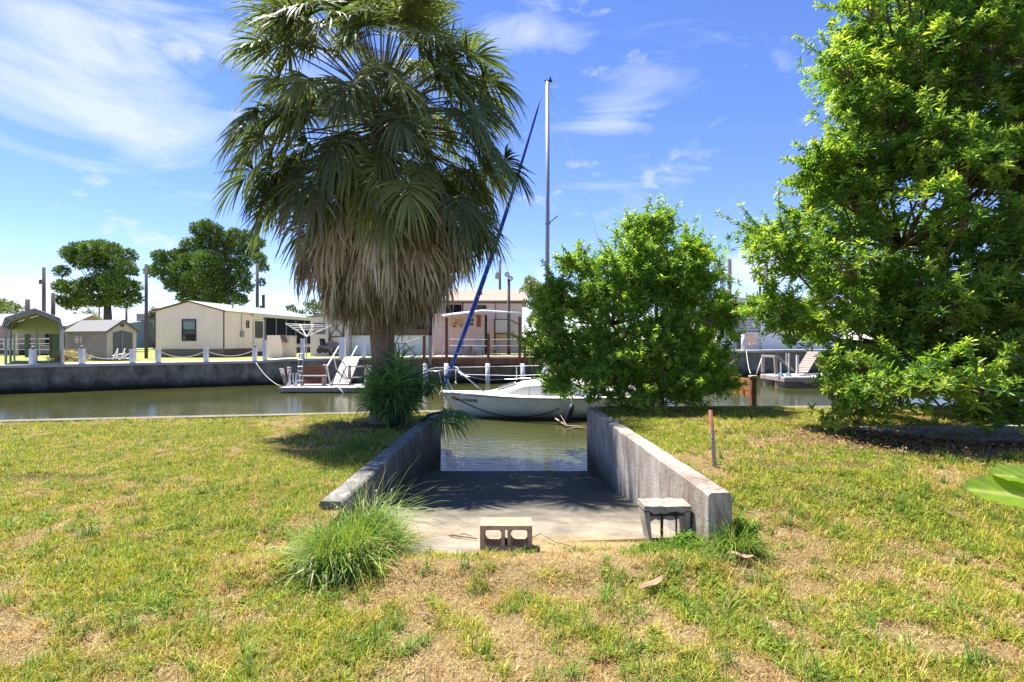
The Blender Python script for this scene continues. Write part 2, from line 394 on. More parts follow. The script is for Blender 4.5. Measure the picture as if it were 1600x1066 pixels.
# the ramp, its walls, the near sea wall
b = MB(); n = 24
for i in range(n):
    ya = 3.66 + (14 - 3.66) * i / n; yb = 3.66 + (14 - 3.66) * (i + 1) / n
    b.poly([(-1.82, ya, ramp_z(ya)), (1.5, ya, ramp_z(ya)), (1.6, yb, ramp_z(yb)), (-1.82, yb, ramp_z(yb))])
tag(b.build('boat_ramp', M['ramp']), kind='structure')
def rampwall(name, side, ya, yb, th, topf, xin, m, label):
    t = thing(name, label, 'ramp wall', (xin(ya), ya, 0)); n = 26; vs = []; fs = []
    for i in range(n + 1):
        y = ya + (yb - ya) * i / n; xi = xin(y) + random.uniform(-.004, .004); xo = xi + side * th; zt = topf(y) + random.uniform(-.006, .006)
        vs += [(xi, y, -2.2), (xi, y, zt - .02), (xi + side * .018, y, zt), (xo - side * .018, y, zt + .004), (xo, y, zt - .03), (xo, y, -2.2)]
    for i in range(n):
        for k in range(6): fs.append((i * 6 + k, i * 6 + (k + 1) % 6, (i + 1) * 6 + (k + 1) % 6, (i + 1) * 6 + k))
    fs += [(0, 1, 2, 3, 4, 5), tuple(n * 6 + k for k in (5, 4, 3, 2, 1, 0))]
    MB().add(vs, fs).build('wall_body', m, t); return t
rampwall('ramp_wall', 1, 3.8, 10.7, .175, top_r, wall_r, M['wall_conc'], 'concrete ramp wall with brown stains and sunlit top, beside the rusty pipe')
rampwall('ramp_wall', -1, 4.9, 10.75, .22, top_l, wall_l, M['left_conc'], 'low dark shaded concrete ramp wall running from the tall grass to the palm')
def seg_wall(name, pts, th, zt, zb, m, label, capm=None, capo=.06, caph=.12):
    t = thing(name, label, 'seawall', pts[0][:2] + (0,))
    w = MB(); c = MB()
    for i in range(len(pts) - 1):
        a = Vector(pts[i][:2] + (0,)); e = Vector(pts[i + 1][:2] + (0,)); d = (e - a).normalized(); nrm = Vector((-d.y, d.x, 0))
        za, ze = zt(pts[i]), zt(pts[i + 1])
        for (mb, o0, o1, ha, he, la, le) in ((w, 0, th, za - caph, ze - caph, zb, zb), (c, -capo, th + capo, za, ze, za - caph, ze - caph)):
            p = [a + nrm * o0, e + nrm * o0, e + nrm * o1, a + nrm * o1]
            vs = [(p[0].x, p[0].y, la), (p[1].x, p[1].y, le), (p[2].x, p[2].y, le), (p[3].x, p[3].y, la), (p[0].x, p[0].y, ha), (p[1].x, p[1].y, he), (p[2].x, p[2].y, he), (p[3].x, p[3].y, ha)]
            mb.add(vs, [(0, 3, 2, 1), (4, 5, 6, 7), (0, 1, 5, 4), (1, 2, 6, 5), (2, 3, 7, 6), (3, 0, 4, 7)])
    w.build('wall_body', m, t)
    if capm: c.build('cap', capm, t)
    return t
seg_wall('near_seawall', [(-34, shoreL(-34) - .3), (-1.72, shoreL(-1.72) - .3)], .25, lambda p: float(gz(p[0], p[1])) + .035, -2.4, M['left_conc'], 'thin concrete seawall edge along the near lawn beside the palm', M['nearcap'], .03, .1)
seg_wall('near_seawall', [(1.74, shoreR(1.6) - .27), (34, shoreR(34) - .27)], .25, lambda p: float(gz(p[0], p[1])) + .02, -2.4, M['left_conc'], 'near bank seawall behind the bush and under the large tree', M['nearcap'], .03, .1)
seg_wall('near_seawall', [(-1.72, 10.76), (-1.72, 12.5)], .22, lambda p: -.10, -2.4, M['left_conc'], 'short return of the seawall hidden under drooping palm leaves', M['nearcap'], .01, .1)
b = MB(); b.prism([at(1350, 672, 7.6), at(1640, 672, 7.9), at(1700, 700, 6.6), at(1440, 690, 6.9)], (0, 0, .02))
pv = [(x, y, float(gz(x, y)) + .035) for x, y in ((5.0, 7.75), (9.5, 8.3), (9.5, 6.3), (5.9, 6.85))]
tag(MB().prism(pv, (0, 0, -.08)).build('concrete_path', M['slab']), kind='structure')

# water
b = MB(); b.poly([(-80, 3, WATER), (80, 3, WATER), (80, 62, WATER), (-80, 62, WATER)]); 
vs = [(-80, 8.9, WATER), (80, 8.9, WATER), (80, 62, WATER), (-80, 62, WATER)]
tag(MB().poly(vs).build('water', M['water']), kind='structure')
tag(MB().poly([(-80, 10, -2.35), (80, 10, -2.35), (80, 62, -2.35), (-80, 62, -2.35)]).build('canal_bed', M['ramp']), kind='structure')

# far bank
FW = [(-60, 13.7), (-25.7, 26.0), (-15.4, 31.4), (-13.9, 32.0), (-2.0, 33.5), (15.5, 38.5), (70, 52)]
FZ = [.36, .38, .40, .50, .62, .85, .95]
def fz(p): return FZ[FW.index((p[0], p[1]))]
seg_wall('far_seawall', FW[:3], .4, fz, -2.4, M['seawall'], 'long dark stained seawall on the far bank below the sheds and mobile home', M['cap'], .08, .14)
seg_wall('far_seawall', FW[2:5], .4, fz, -2.4, M['seawall'], 'far seawall behind the floating dock and its wooden bench', M['cap'], .08, .14)
seg_wall('far_seawall', FW[4:], .4, fz, -2.4, M['seawall'], 'grey far seawall seen under the patio and the two white chairs', M['cap'], .08, .14)
def land(name, off0, offs, m, dz=0):
    vs = []; fs = []; k = len(FW)
    for j, o in enumerate([off0] + offs):
        for (x, y), z in zip(FW, FZ):
            vs.append((x * (1 + o * .02) - o * .15, y + o, (z if o < 60 else .6) + dz))
    for j in range(len(offs)):
        for i in range(k - 1): fs.append((j * k + i, j * k + i + 1, (j + 1) * k + i + 1, (j + 1) * k + i))
    tag(MB().add(vs, fs).build(name, m), kind='structure')
land('far_ground', .3, [3, 12, 40, 200, 1500], M['farlawn'], -.03)
land('sand_path', .4, [2.4], M['sand'], -.015)

# ------------------------------------------------------------------ vegetation generators
def ribbons(base, dirs, wv, length, width, grav, prof, col, jit=0.0):
    N = len(base); k = len(prof); p = base.copy(); d = dirs / np.linalg.norm(dirs, axis=1, keepdims=True)
    V = np.empty((N, k, 2, 3)); L = (length / (k - 1))[:, None]
    for i in range(k):
        w = (width * prof[i] / 2)[:, None] if np.ndim(prof[i]) == 0 else (prof[i] / 2)[:, None]
        V[:, i, 0] = p - wv * w; V[:, i, 1] = p + wv * w
        p = p + d * L; d = d + np.array([0, 0, -1.0]) * grav[:, None]
        if jit: d = d + RNG.normal(0, jit, d.shape)
        d /= np.linalg.norm(d, axis=1, keepdims=True)
    idx = np.arange(N * k * 2).reshape(N, k, 2)
    q = np.stack([idx[:, :-1, 0], idx[:, :-1, 1], idx[:, 1:, 1], idx[:, 1:, 0]], -1).reshape(-1, 4)
    C = np.repeat(col[:, None, :], k * 2, axis=1).reshape(-1, 3)
    return V.reshape(-1, 3), q, C
class Acc:
    def __init__(s): s.v = []; s.q = []; s.c = []; s.n = 0
    def add(s, v, q, c): s.v.append(v); s.q.append(q + s.n); s.c.append(c); s.n += len(v)
    def build(s, name, m, parent=None, smooth=False):
        return mesh_np(name, np.concatenate(s.v), np.concatenate(s.q), None, m, parent, np.concatenate(s.c), smooth)
def unit(a): return a / np.maximum(np.linalg.norm(a, axis=-1, keepdims=True), 1e-9)
def rosettes(pos, axis, nl, L, W, col, colvar=.18, spread=(25, 85), fold=.25, tipcol=None):
    """nl leaves round each axis; every leaf two folded quads"""
    n = len(pos); axis = unit(axis)
    ref = np.where(np.abs(axis[:, 2:3]) > .9, np.array([[1., 0, 0]]), np.array([[0., 0, 1]]))
    u = unit(np.cross(axis, ref)); v = np.cross(axis, u)
    az = (np.arange(nl)[None] * 2.399 + RNG.uniform(0, 6.28, (n, 1)) + RNG.normal(0, .25, (n, nl)))
    el = np.radians(np.linspace(spread[0], spread[1], nl)[None] + RNG.normal(0, 10, (n, nl)))
    d = axis[:, None] * np.cos(el)[..., None] + (u[:, None] * np.cos(az)[..., None] + v[:, None] * np.sin(az)[..., None]) * np.sin(el)[..., None]
    d = d + np.array([0, 0, -.12]); d = unit(d).reshape(-1, 3)
    Ln = (L[:, None] * RNG.uniform(.7, 1.15, (n, nl)) * np.linspace(.7, 1.05, nl)[None]).reshape(-1)
    base = (pos[:, None] - axis[:, None] * (np.linspace(0, .45, nl)[None, :, None] * L[:, None, None])).reshape(-1, 3)
    ax = np.repeat(axis, nl, 0)
    side = unit(np.cross(d, ax + RNG.normal(0, .25, ax.shape))); nr = np.cross(side, d)
    w = (W * Ln / L.mean() * RNG.uniform(.8, 1.2, len(Ln)))[:, None]; Lc = Ln[:, None]
    up = nr * w * fold
    V = np.stack([base, base + d * Lc * .32 - side * w * .5 + up, base + d * Lc * .72 - side * w * .42 + up - nr * Lc * .04, base + d * Lc - nr * Lc * .12,
                  base + d * Lc * .72 + side * w * .42 + up - nr * Lc * .04, base + d * Lc * .32 + side * w * .5 + up], 1)
    m = len(base); idx = np.arange(m)[:, None] * 6
    q = np.concatenate([idx + np.array([[0, 1, 2, 3]]), idx + np.array([[0, 3, 4, 5]])])
    c = np.repeat(col, nl, 0) * RNG.uniform(1 - colvar, 1 + colvar, (m, 1))
    if tipcol is not None:
        k = np.tile(np.clip(1 - np.arange(nl) / 4.0, 0, 1), n)[:, None] * np.repeat(tipcol[1], nl)[:, None]
        c = c * (1 - k) + tipcol[0] * k
    return V.reshape(-1, 3), q, np.repeat(c, 6, 0)

def inpoly(px, py, poly):
    r = np.zeros(len(px), bool); j = len(poly) - 1
    for i in range(len(poly)):
        xi, yi = poly[i]; xj, yj = poly[j]
        c = ((yi > py) != (yj > py)) & (px < (xj - xi) * (py - yi) / (yj - yi + 1e-9) + xi); r ^= c; j = i
    return r
def leafy_tree(root, poly, yc, ry, cxpx, rpx, nclump, crad, nros, nl, L, W, trunk_base, forks, base_col, name_c='crown', gap_noise=None, frontbias=.35, keep=1.0, stems=1, cone=.085, seed=5):
    global RNG
    RNG = np.random.default_rng(seed); P = np.array(poly); x0, y0 = P.min(0); x1, y1 = P.max(0); cl = []
    while len(cl) < nclump:
        px = RNG.uniform(x0, x1, 400); py = RNG.uniform(y0, y1, 400)
        ok = inpoly(px, py, poly)
        for a, b_ in zip(px[ok], py[ok]):
            if len(cl) >= nclump: break
            h = max(0.15, 1 - ((a - cxpx) / rpx) ** 2) ** .5
            s = RNG.uniform(-1, 1); s = s - frontbias * (1 - abs(s))
            zz_ = max(0., (533 - b_) / 810 * yc + 1.2); y = yc + s * ry * h * max(.35, 1.25 - zz_ * cone)
            c = np.array(at(a, b_, y)); r = crad * RNG.uniform(.65, 1.25)
            if c[2] < (.12 if c[0] > 2.2 else -.15): continue
            g = float(gz(c[0], c[1])) if y < 11 else -1
            cl.append((c, r))
    A = Acc(); tw = MB()
    ctr = np.array([X(cxpx, yc), yc, 0.])
    for c, r in cl:
        n = int(nros * (r / crad) ** 1.6 * keep)
        o = c - ctr; o[2] = 0; o = unit(o[None])[0] if np.linalg.norm(o) > .3 else np.array([0, 0, 0.])
        main = unit((o * .7 + np.array([0, 0, 1.0]))[None])[0]
        d = unit(RNG.normal(0, 1, (n, 3)) + main * .9)
        rad = r * RNG.uniform(.55, 1.0, n)[:, None]; rad[::6] *= 1.35
        pos = c + d * rad * np.array([1.1, 1.1, .62]); axis = d * .75 + main * .7 + np.array([0, 0, .55])
        new = RNG.random(n) ** 2.2 * (.35 + .65 * (axis[:, 2] > .3))
        base = np.array(base_col[0]) * (1 - new[:, None]) + np.array(base_col[1]) * new[:, None]
        base = base * RNG.uniform(.85, 1.15)
        A.add(*rosettes(pos, axis, nl, np.full(n, L) * RNG.uniform(.8, 1.15, n), W, base, tipcol=(np.array(base_col[2]), (RNG.random(n) < .15) * new)))
        ns = 3
        sd = unit(RNG.normal(0, .55, (ns, 3)) + main); ln = r * RNG.uniform(1.15, 1.9, ns); kk = np.linspace(.45, 1, 7)
        sp_ = (c + sd[:, None] * ln[:, None, None] * kk[None, :, None]).reshape(-1, 3); sa = np.repeat(sd, 7, 0) + RNG.normal(0, .35, (ns * 7, 3)); nw = np.tile(kk ** 3, ns)[:, None] * RNG.uniform(.3, 1, (ns * 7, 1))
        A.add(*rosettes(sp_, sa, nl - 3, np.full(len(sp_), L) * np.tile(1.1 - .35 * kk, ns), W, np.array(base_col[0]) * (1 - nw) + np.array(base_col[1]) * nw))
        for q in range(ns): tw.tube([c, c + sd[q] * ln[q]], [.008, .003], 4, False)
        for k in range(0, n, 5): tw.tube([c - main * r * .4, c + (pos[k] - c) * .5 + np.array([0, 0, .03]), pos[k]], [.009, .006, .003], 4, False)
    A.build(name_c, M['leaf'], root)
    br = MB(); tb = Vector(trunk_base)
    for s in range(stems):
        t0 = tb + Vector((random.uniform(-.3, .3), random.uniform(-.25, .25), 0)) * (stems > 1)
        f = Vector(forks[s % len(forks)])
        mid = t0.lerp(f, .5) + Vector((random.uniform(-.12, .12), random.uniform(-.12, .12), 0))
        r0 = .16 if stems == 1 else .05
        br.tube([t0 - Vector((0, 0, .2)), t0.lerp(mid, .5), mid, f], [r0 * 1.2, r0, r0 * .85, r0 * .6], 9)
    br.build('trunk', M['bark'], root, True)
    bb = MB(); k = 0
    for c, r in cl:
        k += 1
        if k % 2: continue
        c = Vector(c); f = Vector(forks[0])
        f = min((Vector(q) for q in forks), key=lambda q: (q - c).length + max(0, q.z - c.z) * 1.5)
        mid = f.lerp(c, .55) + Vector((random.uniform(-.15, .15), random.uniform(-.15, .15), -.12 * (c - f).length))
        bb.tube([f, f.lerp(mid, .5) + Vector((0, 0, -.03)), mid, c], [.035, .03, .02, .01], 5, False)
    bb.build('branches', M['bark'], root, True)
    tw.build('twigs', M['bark'], root)

GREEN = ((.115, .24, .035), (.44, .56, .08), (.68, .58, .11))
# large tree on the right
big = [(1365, -260), (1362, -10), (1335, 60), (1318, 120), (1312, 190), (1306, 250), (1262, 292), (1240, 325), (1182, 362), (1195, 395), (1235, 430), (1205, 480), (1205, 505), (1260, 540), (1285, 590), (1300, 640), (1335, 672), (1385, 662), (1420, 632), (1500, 650), (1600, 665), (1830, 650), (1950, 300), (1850, -260)]
t = thing('broadleaf_tree', 'large bright green leafy tree filling the right side, branches hanging to the ground', 'tree', (8.1, 9.2, 0.2))
leafy_tree(t, big, 9.2, 2.9, 1560, 440, 560, .46, 46, 12, .125, .031, (8.1, 9.2, .2), [(8.0, 9.1, 2.6), (6.6, 8.8, 3.2), (9.2, 8.8, 4.2), (7.4, 9.2, 5.6), (6.2, 8.6, 1.6)], GREEN)
# bush in the middle
mid = [(1008, 338), (1035, 338), (1055, 365), (1085, 385), (1105, 430), (1130, 470), (1140, 510), (1125, 545), (1140, 600), (1120, 632), (960, 640), (900, 632), (872, 612), (865, 585), (848, 560), (838, 525), (850, 480), (868, 440), (882, 425), (900, 405), (935, 418), (965, 385), (985, 350)]
t = thing('shrub', 'tall bushy green shrub with many stems beside the ramp and the sailboat', 'bush', (2.95, 11.4, 0.1))
leafy_tree(t, mid, 11.4, 1.7, 990, 230, 235, .36, 29, 10, .125, .031, (3.0, 11.2, .05), [(3.1, 11.4, 1.7), (2.2, 11.4, 2.0), (3.7, 11.4, 2.1), (3.2, 11.5, 3.2), (1.6, 11.4, 1.2), (2.7, 11.3, 1.0)], ((.15, .30, .045), (.42, .56, .09), (.58, .56, .10)), stems=9, cone=.16, seed=9)

# palms
def palm_fans(acc, hub, dirs, plen, blen, nleaf, wid, colf, grav, sweep=112, costa=.35, pet=None, pdroop=.25, jit=.012, hang=0.0):
    for i in range(len(dirs)):
        d = Vector(dirs[i]).normalized(); p = Vector(hub[i]); pts = [p.copy()]; L = plen[i]
        for k in range(6):
            p = p + d * L / 6; d = (d + Vector((0, 0, -pdroop / 6))).normalized(); pts.append(p.copy())
        d = (d + Vector((0, 0, -hang * (1 - max(d.z, 0) * .8)))).normalized()
        if pet is not None: pet.tube(pts, [.022, .02, .018, .016, .014, .012, .010], 4, False)
        s = d.cross(Vector((0, 0, 1)))
        if s.length < .1: s = Vector((1, 0, 0))
        s.normalize(); tw = random.uniform(-.5, .5); nn = s.cross(d).normalized(); s = (s * math.cos(tw) + nn * math.sin(tw)).normalized(); nn = s.cross(d).normalized()
        a = np.radians(np.linspace(-sweep, sweep, nleaf) + RNG.normal(0, 1.5, nleaf))
        dn = np.array(d); sn = np.array(s); nv = np.array(nn)
        dd = dn[None] * np.cos(a)[:, None] + sn[None] * np.sin(a)[:, None] + nv[None] * (.22 * np.abs(np.sin(a)))[:, None] + RNG.normal(0, .05, (nleaf, 3))
        base = np.array(p)[None] + dn[None] * (costa * blen[i] * np.clip(np.cos(a), 0, 1) ** 2)[:, None]
        wv = unit(-dn[None] * np.sin(a)[:, None] + sn[None] * np.cos(a)[:, None] + nv[None] * RNG.normal(.0, .45, (nleaf, 1)))
        ln = blen[i] * (.62 + .38 * np.cos(a / 1.3)) * RNG.uniform(.85, 1.1, nleaf)
        g = grav[i] * RNG.uniform(.6, 1.5, nleaf)
        acc.add(*ribbons(base, dd, wv, ln, np.full(nleaf, wid), g, [.35, .85, 1, .95, .75, .45, .06], colf(nleaf, i), jit))
PX, PY = -2.72, 10.8
random.seed(41); RNG = np.random.default_rng(41)
t = thing('cabbage_palm', 'tall palm with round head of fan leaves and shaggy brown skirt of dead fronds', 'palm tree', (PX, PY, -.1))
tr = MB(); pts = []; rr = []
for k in range(28):
    z = -.3 + k * .245; pts.append((PX + .05 * math.sin(k * .35), PY, z)); rr.append((.30 if k < 2 else .245) + random.uniform(-.008, .008))
tr.tube(pts, rr, 20); tr.build('trunk', M['pbark'], t, True)
def fib(n, e0, e1, jit=6):
    o = []
    for i in range(n):
        e = math.asin(math.sin(R(e0)) + (math.sin(R(e1)) - math.sin(R(e0))) * (i + .5) / n) + R(random.uniform(-jit, jit)); a = i * 2.39996 + random.uniform(-.2, .2)
        o.append((math.cos(e) * math.cos(a), math.cos(e) * math.sin(a), math.sin(e)))
    return o
A = Acc(); pet = MB(); n = 165; dirs = fib(n, -35, 88, 9)
hub = [(PX + d[0] * .2, PY + d[1] * .2, 6.1 + d[2] * .75 + random.uniform(-.25, .25)) for d in dirs]
def gcol(k, i):
    b = np.array([.125, .165, .065]) * random.uniform(.65, 1.35)
    if random.random() < .3: b = np.array([.22, .25, .085])
    return b[None] * RNG.uniform(.75, 1.25, (k, 1))
palm_fans(A, hub, dirs, [random.uniform(1.3, 2.45) - .2 * max(0, d[2]) for d in dirs], [random.uniform(.75, 1.0) for _ in dirs], 50, .040, gcol, [random.uniform(.08, .32) for d in dirs], pet=pet, jit=.03, pdroop=.35, hang=.65)
S_ = [(math.cos(a), math.sin(a), random.uniform(-.45, .15)) for a in [k * 2.39996 for k in range(38)]]
palm_fans(A, [(PX + d[0] * .2, PY + d[1] * .2, random.uniform(4.7, 5.8)) for d in S_], S_, [random.uniform(1.5, 2.35) for _ in S_], [random.uniform(.75, 1.0) for _ in S_], 46, .040, gcol, [random.uniform(.15, .38) for _ in S_], pet=pet, jit=.035, pdroop=.4, hang=.8)
E_ = [(random.uniform(-1, 1), random.uniform(-1, 1), random.uniform(.1, 1)) for _ in range(12)]
DF = Acc(); palm_fans(DF, [(PX, PY, random.uniform(6.0, 6.8)) for _ in E_], E_, [random.uniform(.7, 1.7) for _ in E_], [random.uniform(.5, .9) for _ in E_], 22, .016, lambda k, i: np.array([[.34, .24, .14]]) * RNG.uniform(.6, 1.3, (k, 1)), [.3] * 12, pet=pet, pdroop=.9, jit=.12)
DF.build('dry_fronds', M['deadfrond'], t)
A.build('crown', M['frond'], t); pet.build('leaf_stalks', M['stalk'], t)
A = Acc(); dirs = []; hub = []; pl = []; bl = []
for i in range(420):
    a = i * 2.39996; u = random.random(); z0 = 3.5 + 1.6 * u
    e = R(random.uniform(-65, 18)); dirs.append((math.cos(e) * math.cos(a), math.cos(e) * math.sin(a), math.sin(e)))
    hub.append((PX + .2 * math.cos(a), PY + .2 * math.sin(a), z0)); pl.append(.45 + 1.75 * u * random.uniform(.55, 1)); bl.append(random.uniform(.6, 1.25))
def dcol(k, i):
    b = np.array(random.choice([(.50, .42, .28), (.38, .32, .21), (.62, .55, .39), (.26, .21, .13), (.19, .19, .10)])); return b[None] * RNG.uniform(.7, 1.2, (k, 1))
palm_fans(A, hub, dirs, pl, bl, 24, .048, dcol, [random.uniform(.25, .8) for _ in dirs], sweep=80, costa=.3, pdroop=1.9, jit=.14)
# a second curtain of shorter dead leaves close to the trunk
A.build('dead_frond_skirt', M['deadfrond'], t)
t['label'] = 'tall fan palm by the ramp with a shaggy brown skirt of dead fronds'

random.seed(8); RNG = np.random.default_rng(8)
t = thing('young_palm', 'low clump of dark green palm leaves around the foot of the tall palm', 'palm', (-2.5, 10.6, -.1))
A = Acc(); pet = MB(); dirs = fib(84, 60, 88, 6); hub = []
for d in dirs: hub.append((-2.45 + random.uniform(-.15, .25), 10.5 + random.uniform(-.2, .2), -.05))
pl = [random.uniform(.15, 1.0) for _ in dirs]; bl = [random.uniform(.42, .64) for _ in dirs]
for k in range(5):   # fronds arching out over the ramp mouth
    hub.append((-1.9, 10.9 + random.uniform(-.3, .6), -.05)); dirs.append((1, random.uniform(-.5, .5), random.uniform(.1, .7))); pl.append(random.uniform(.3, .7)); bl.append(random.uniform(.5, .7))
def ycol(k, i): return (np.array([.14, .25, .075]) * random.uniform(.65, 1.35))[None] * RNG.uniform(.75, 1.25, (k, 1))
palm_fans(A, hub, dirs, pl, bl, 26, .030, ycol, [.22 + .14 * random.random() for _ in dirs], pet=pet, pdroop=.55, jit=.03)
A.build('leaves', M['frond'], t); pet.build('leaf_stalks', M['frond'] if False else M['greenp'], t)

random.seed(6); RNG = np.random.default_rng(6)
# far dark trees: clumps of needle tufts on limbs
def clump_tree(name, label, d, clumps, trunkpx, basepy, fork, cols, tr=.45, dens=420, tuft=.2, group=None, depth=1.0, cat='tree', trunk=True):
    base = at(trunkpx, basepy, d); t = thing(name, label, cat, base, group); clumps = [(a, b_, c * 1.2) for a, b_, c in clumps]
    A = Acc(); br = MB(); F = at(fork[0], fork[1], d)
    for (px, py, r) in clumps:
        rm = r * d / 810; c = np.array(at(px, py, d + random.uniform(-1, 1) * rm * 1.6 * depth)); n = int(dens * 1.7 * (r / 15) ** 2)
        dd = unit(RNG.normal(0, 1, (n, 3))); p = c + dd * rm * RNG.uniform(.35, 1.02, (n, 1)) * np.array([1, 1, .82])
        dr = unit(dd + np.array([0, 0, .4]) + RNG.normal(0, .5, (n, 3))); wv = unit(np.cross(dr, RNG.normal(0, 1, (n, 3))))
        k = RNG.random((n, 1)); col = (np.array(cols[0]) * (1 - k) + np.array(cols[1]) * k) * RNG.uniform(.8, 1.2) 
        A.add(*ribbons(p, dr, wv, np.full(n, tuft) * RNG.uniform(.7, 1.4, n), np.full(n, tuft * .6), np.full(n, .05), [.5, 1, .3], col))
        if trunk:
            m_ = F.lerp(Vector(c), .5) + Vector((0, 0, -.1 * rm)); br.tube([F, m_, Vector(c)], [tr * .17, tr * .09, tr * .04], 5, False)
    A.build('crown', M['needle'], t)
    if trunk:
        MB().tube([base - Vector((0, 0, .3)), base.lerp(F, .5) + Vector((tr * .3, 0, 0)), F], [tr * 1.1, tr * .8, tr * .6], 9).build('trunk', M['dbark'], t, True)
        br.build('limbs', M['dbark'], t, True)
    return t
DK = ((.035, .095, .02), (.18, .25, .04))
c1 = [(108, 396, 11), (122, 390, 12), (140, 388, 12), (158, 386, 12), (176, 390, 11), (200, 400, 11), (97, 424, 9), (122, 408, 12), (145, 408, 15), (170, 412, 16), (198, 418, 11), (208, 425, 7), (97, 448, 11), (115, 452, 13), (95, 470, 8), (112, 474, 11), (135, 448, 14), (128, 468, 12), (158, 440, 16), (178, 440, 17), (205, 450, 13), (212, 466, 9), (195, 470, 12), (172, 465, 14), (150, 470, 10), (160, 398, 12), (183, 428, 12)]
clump_tree('pine_tree', 'dark green clumpy tree standing behind the small grey shed', 62, c1, 165, 545, (168, 478), DK, .62, 520, .24)
c2 = [(312, 360, 12), (322, 353, 9), (334, 360, 11), (350, 372, 11), (366, 366, 9), (385, 372, 12), (402, 380, 10), (249, 400, 9), (237, 424, 9), (262, 402, 10), (281, 398, 10), (300, 385, 14), (322, 380, 15), (345, 388, 15), (370, 388, 13), (395, 395, 11), (412, 418, 7), (405, 405, 9), (250, 418, 10), (262, 432, 11), (280, 422, 14), (300, 410, 16), (325, 410, 18), (350, 415, 18), (378, 412, 12), (270, 446, 10), (285, 445, 14), (305, 438, 17), (330, 440, 18), (355, 440, 16), (380, 430, 10), (385, 448, 9), (290, 465, 11), (310, 465, 14), (335, 466, 14), (358, 465, 13), (376, 468, 9), (408, 441, 5), (270, 415, 9)]
clump_tree('pine_tree', 'broad dark green tree rising behind the beige mobile home roof', 60, c2, 335, 545, (335, 470), DK, .7, 520, .24)
LG = ((.06, .12, .02), (.22, .28, .03))
clump_tree('far_tree', 'pale green tree behind the carport roof', 60, [(5, 478, 12), (18, 480, 9), (30, 484, 6), (-12, 480, 14), (8, 500, 14), (24, 498, 10)], 8, 540, (8, 505), LG, .3, 300)
clump_tree('far_shrub', 'bright green bush between the mobile home and the palm skirt', 56, [(455, 484, 7), (470, 492, 8), (487, 478, 10), (498, 486, 12), (512, 478, 12), (528, 484, 12), (505, 500, 12)], 500, 545, (500, 510), LG, .2, 340, .2)
clump_tree('far_shrub', 'yellow green bush at the right end of the shingled roof house', 50, [(828, 440, 8), (838, 452, 12), (830, 468, 14), (852, 460, 14), (845, 480, 14), (862, 490, 14), (838, 500, 12), (870, 468, 14), (858, 510, 14), (820, 452, 6)], 848, 548, (848, 510), ((.10, .16, .02), (.30, .30, .03)), .2, 400, .18)
clump_tree('far_tree', 'dark round tree beside the grey house behind the shed', 75, [(240, 486, 6), (247, 490, 7), (236, 494, 6), (253, 500, 7)], 242, 543, (244, 505), ((.05, .06, .03), (.10, .10, .05)), .2, 260, .25)
clump_tree('far_tree', 'low dark tree line bush behind the white chairs', 60, [(1120, 500, 14), (1105, 508, 12), (1135, 505, 12), (1150, 500, 9), (1095, 500, 12)], 1118, 545, (1118, 520), DK, .2, 340, .2)
hz = []
random.seed(21)
for i in range(9):
    px = [20, 60, 92, 128, 190, 480, 560, 620, 1230][i]; cl = [(px + random.uniform(-12, 12), 520 + random.uniform(-5, 5), random.uniform(5, 9)) for _ in range(9)]
    clump_tree('far_tree', ['low hazy tree seen under the carport left side', 'low hazy tree seen under the carport middle', 'low dark tree between carport and shed', 'low tree just behind the shed roof', 'low tree right of the shed gable', 'low tree behind the screened porch end', 'low tree behind the white garage', 'low tree behind the palm trunk', 'low tree beyond the right dock'][i], 110, cl, px, 540, (px, 528), ((.03, .06, .025), (.08, .12, .04)), .2, 160, .5)

# small distant palms
def small_palm(px, pytop, d, r, label, base_py=544):
    base = at(px, base_py, d); top = at(px, pytop, d); t = thing('fan_palm', label, 'palm tree', base)
    MB().tube([base, base.lerp(top, .5) + Vector((.1, 0, 0)), top], [.22, .18, .16], 8).build('trunk', M['dbark'], t, True)
    A = Acc(); dr = fib(34, -50, 85)
    palm_fans(A, [tuple(top)] * 34, dr, [r * .5] * 34, [r * .5] * 34, 14, r * .05, lambda k, i: np.tile(np.array([[.06, .10, .035]]), (k, 1)) * RNG.uniform(.7, 1.3, (k, 1)), [.15] * 34)
    A.build('crown', M['frond'], t)
small_palm(1187, 428, 75, 1.5, 'small distant palm against the white cloud between bush and tree')
small_palm(141, 497, 80, 1.7, 'small distant palm behind the shed roof below the dark tree')

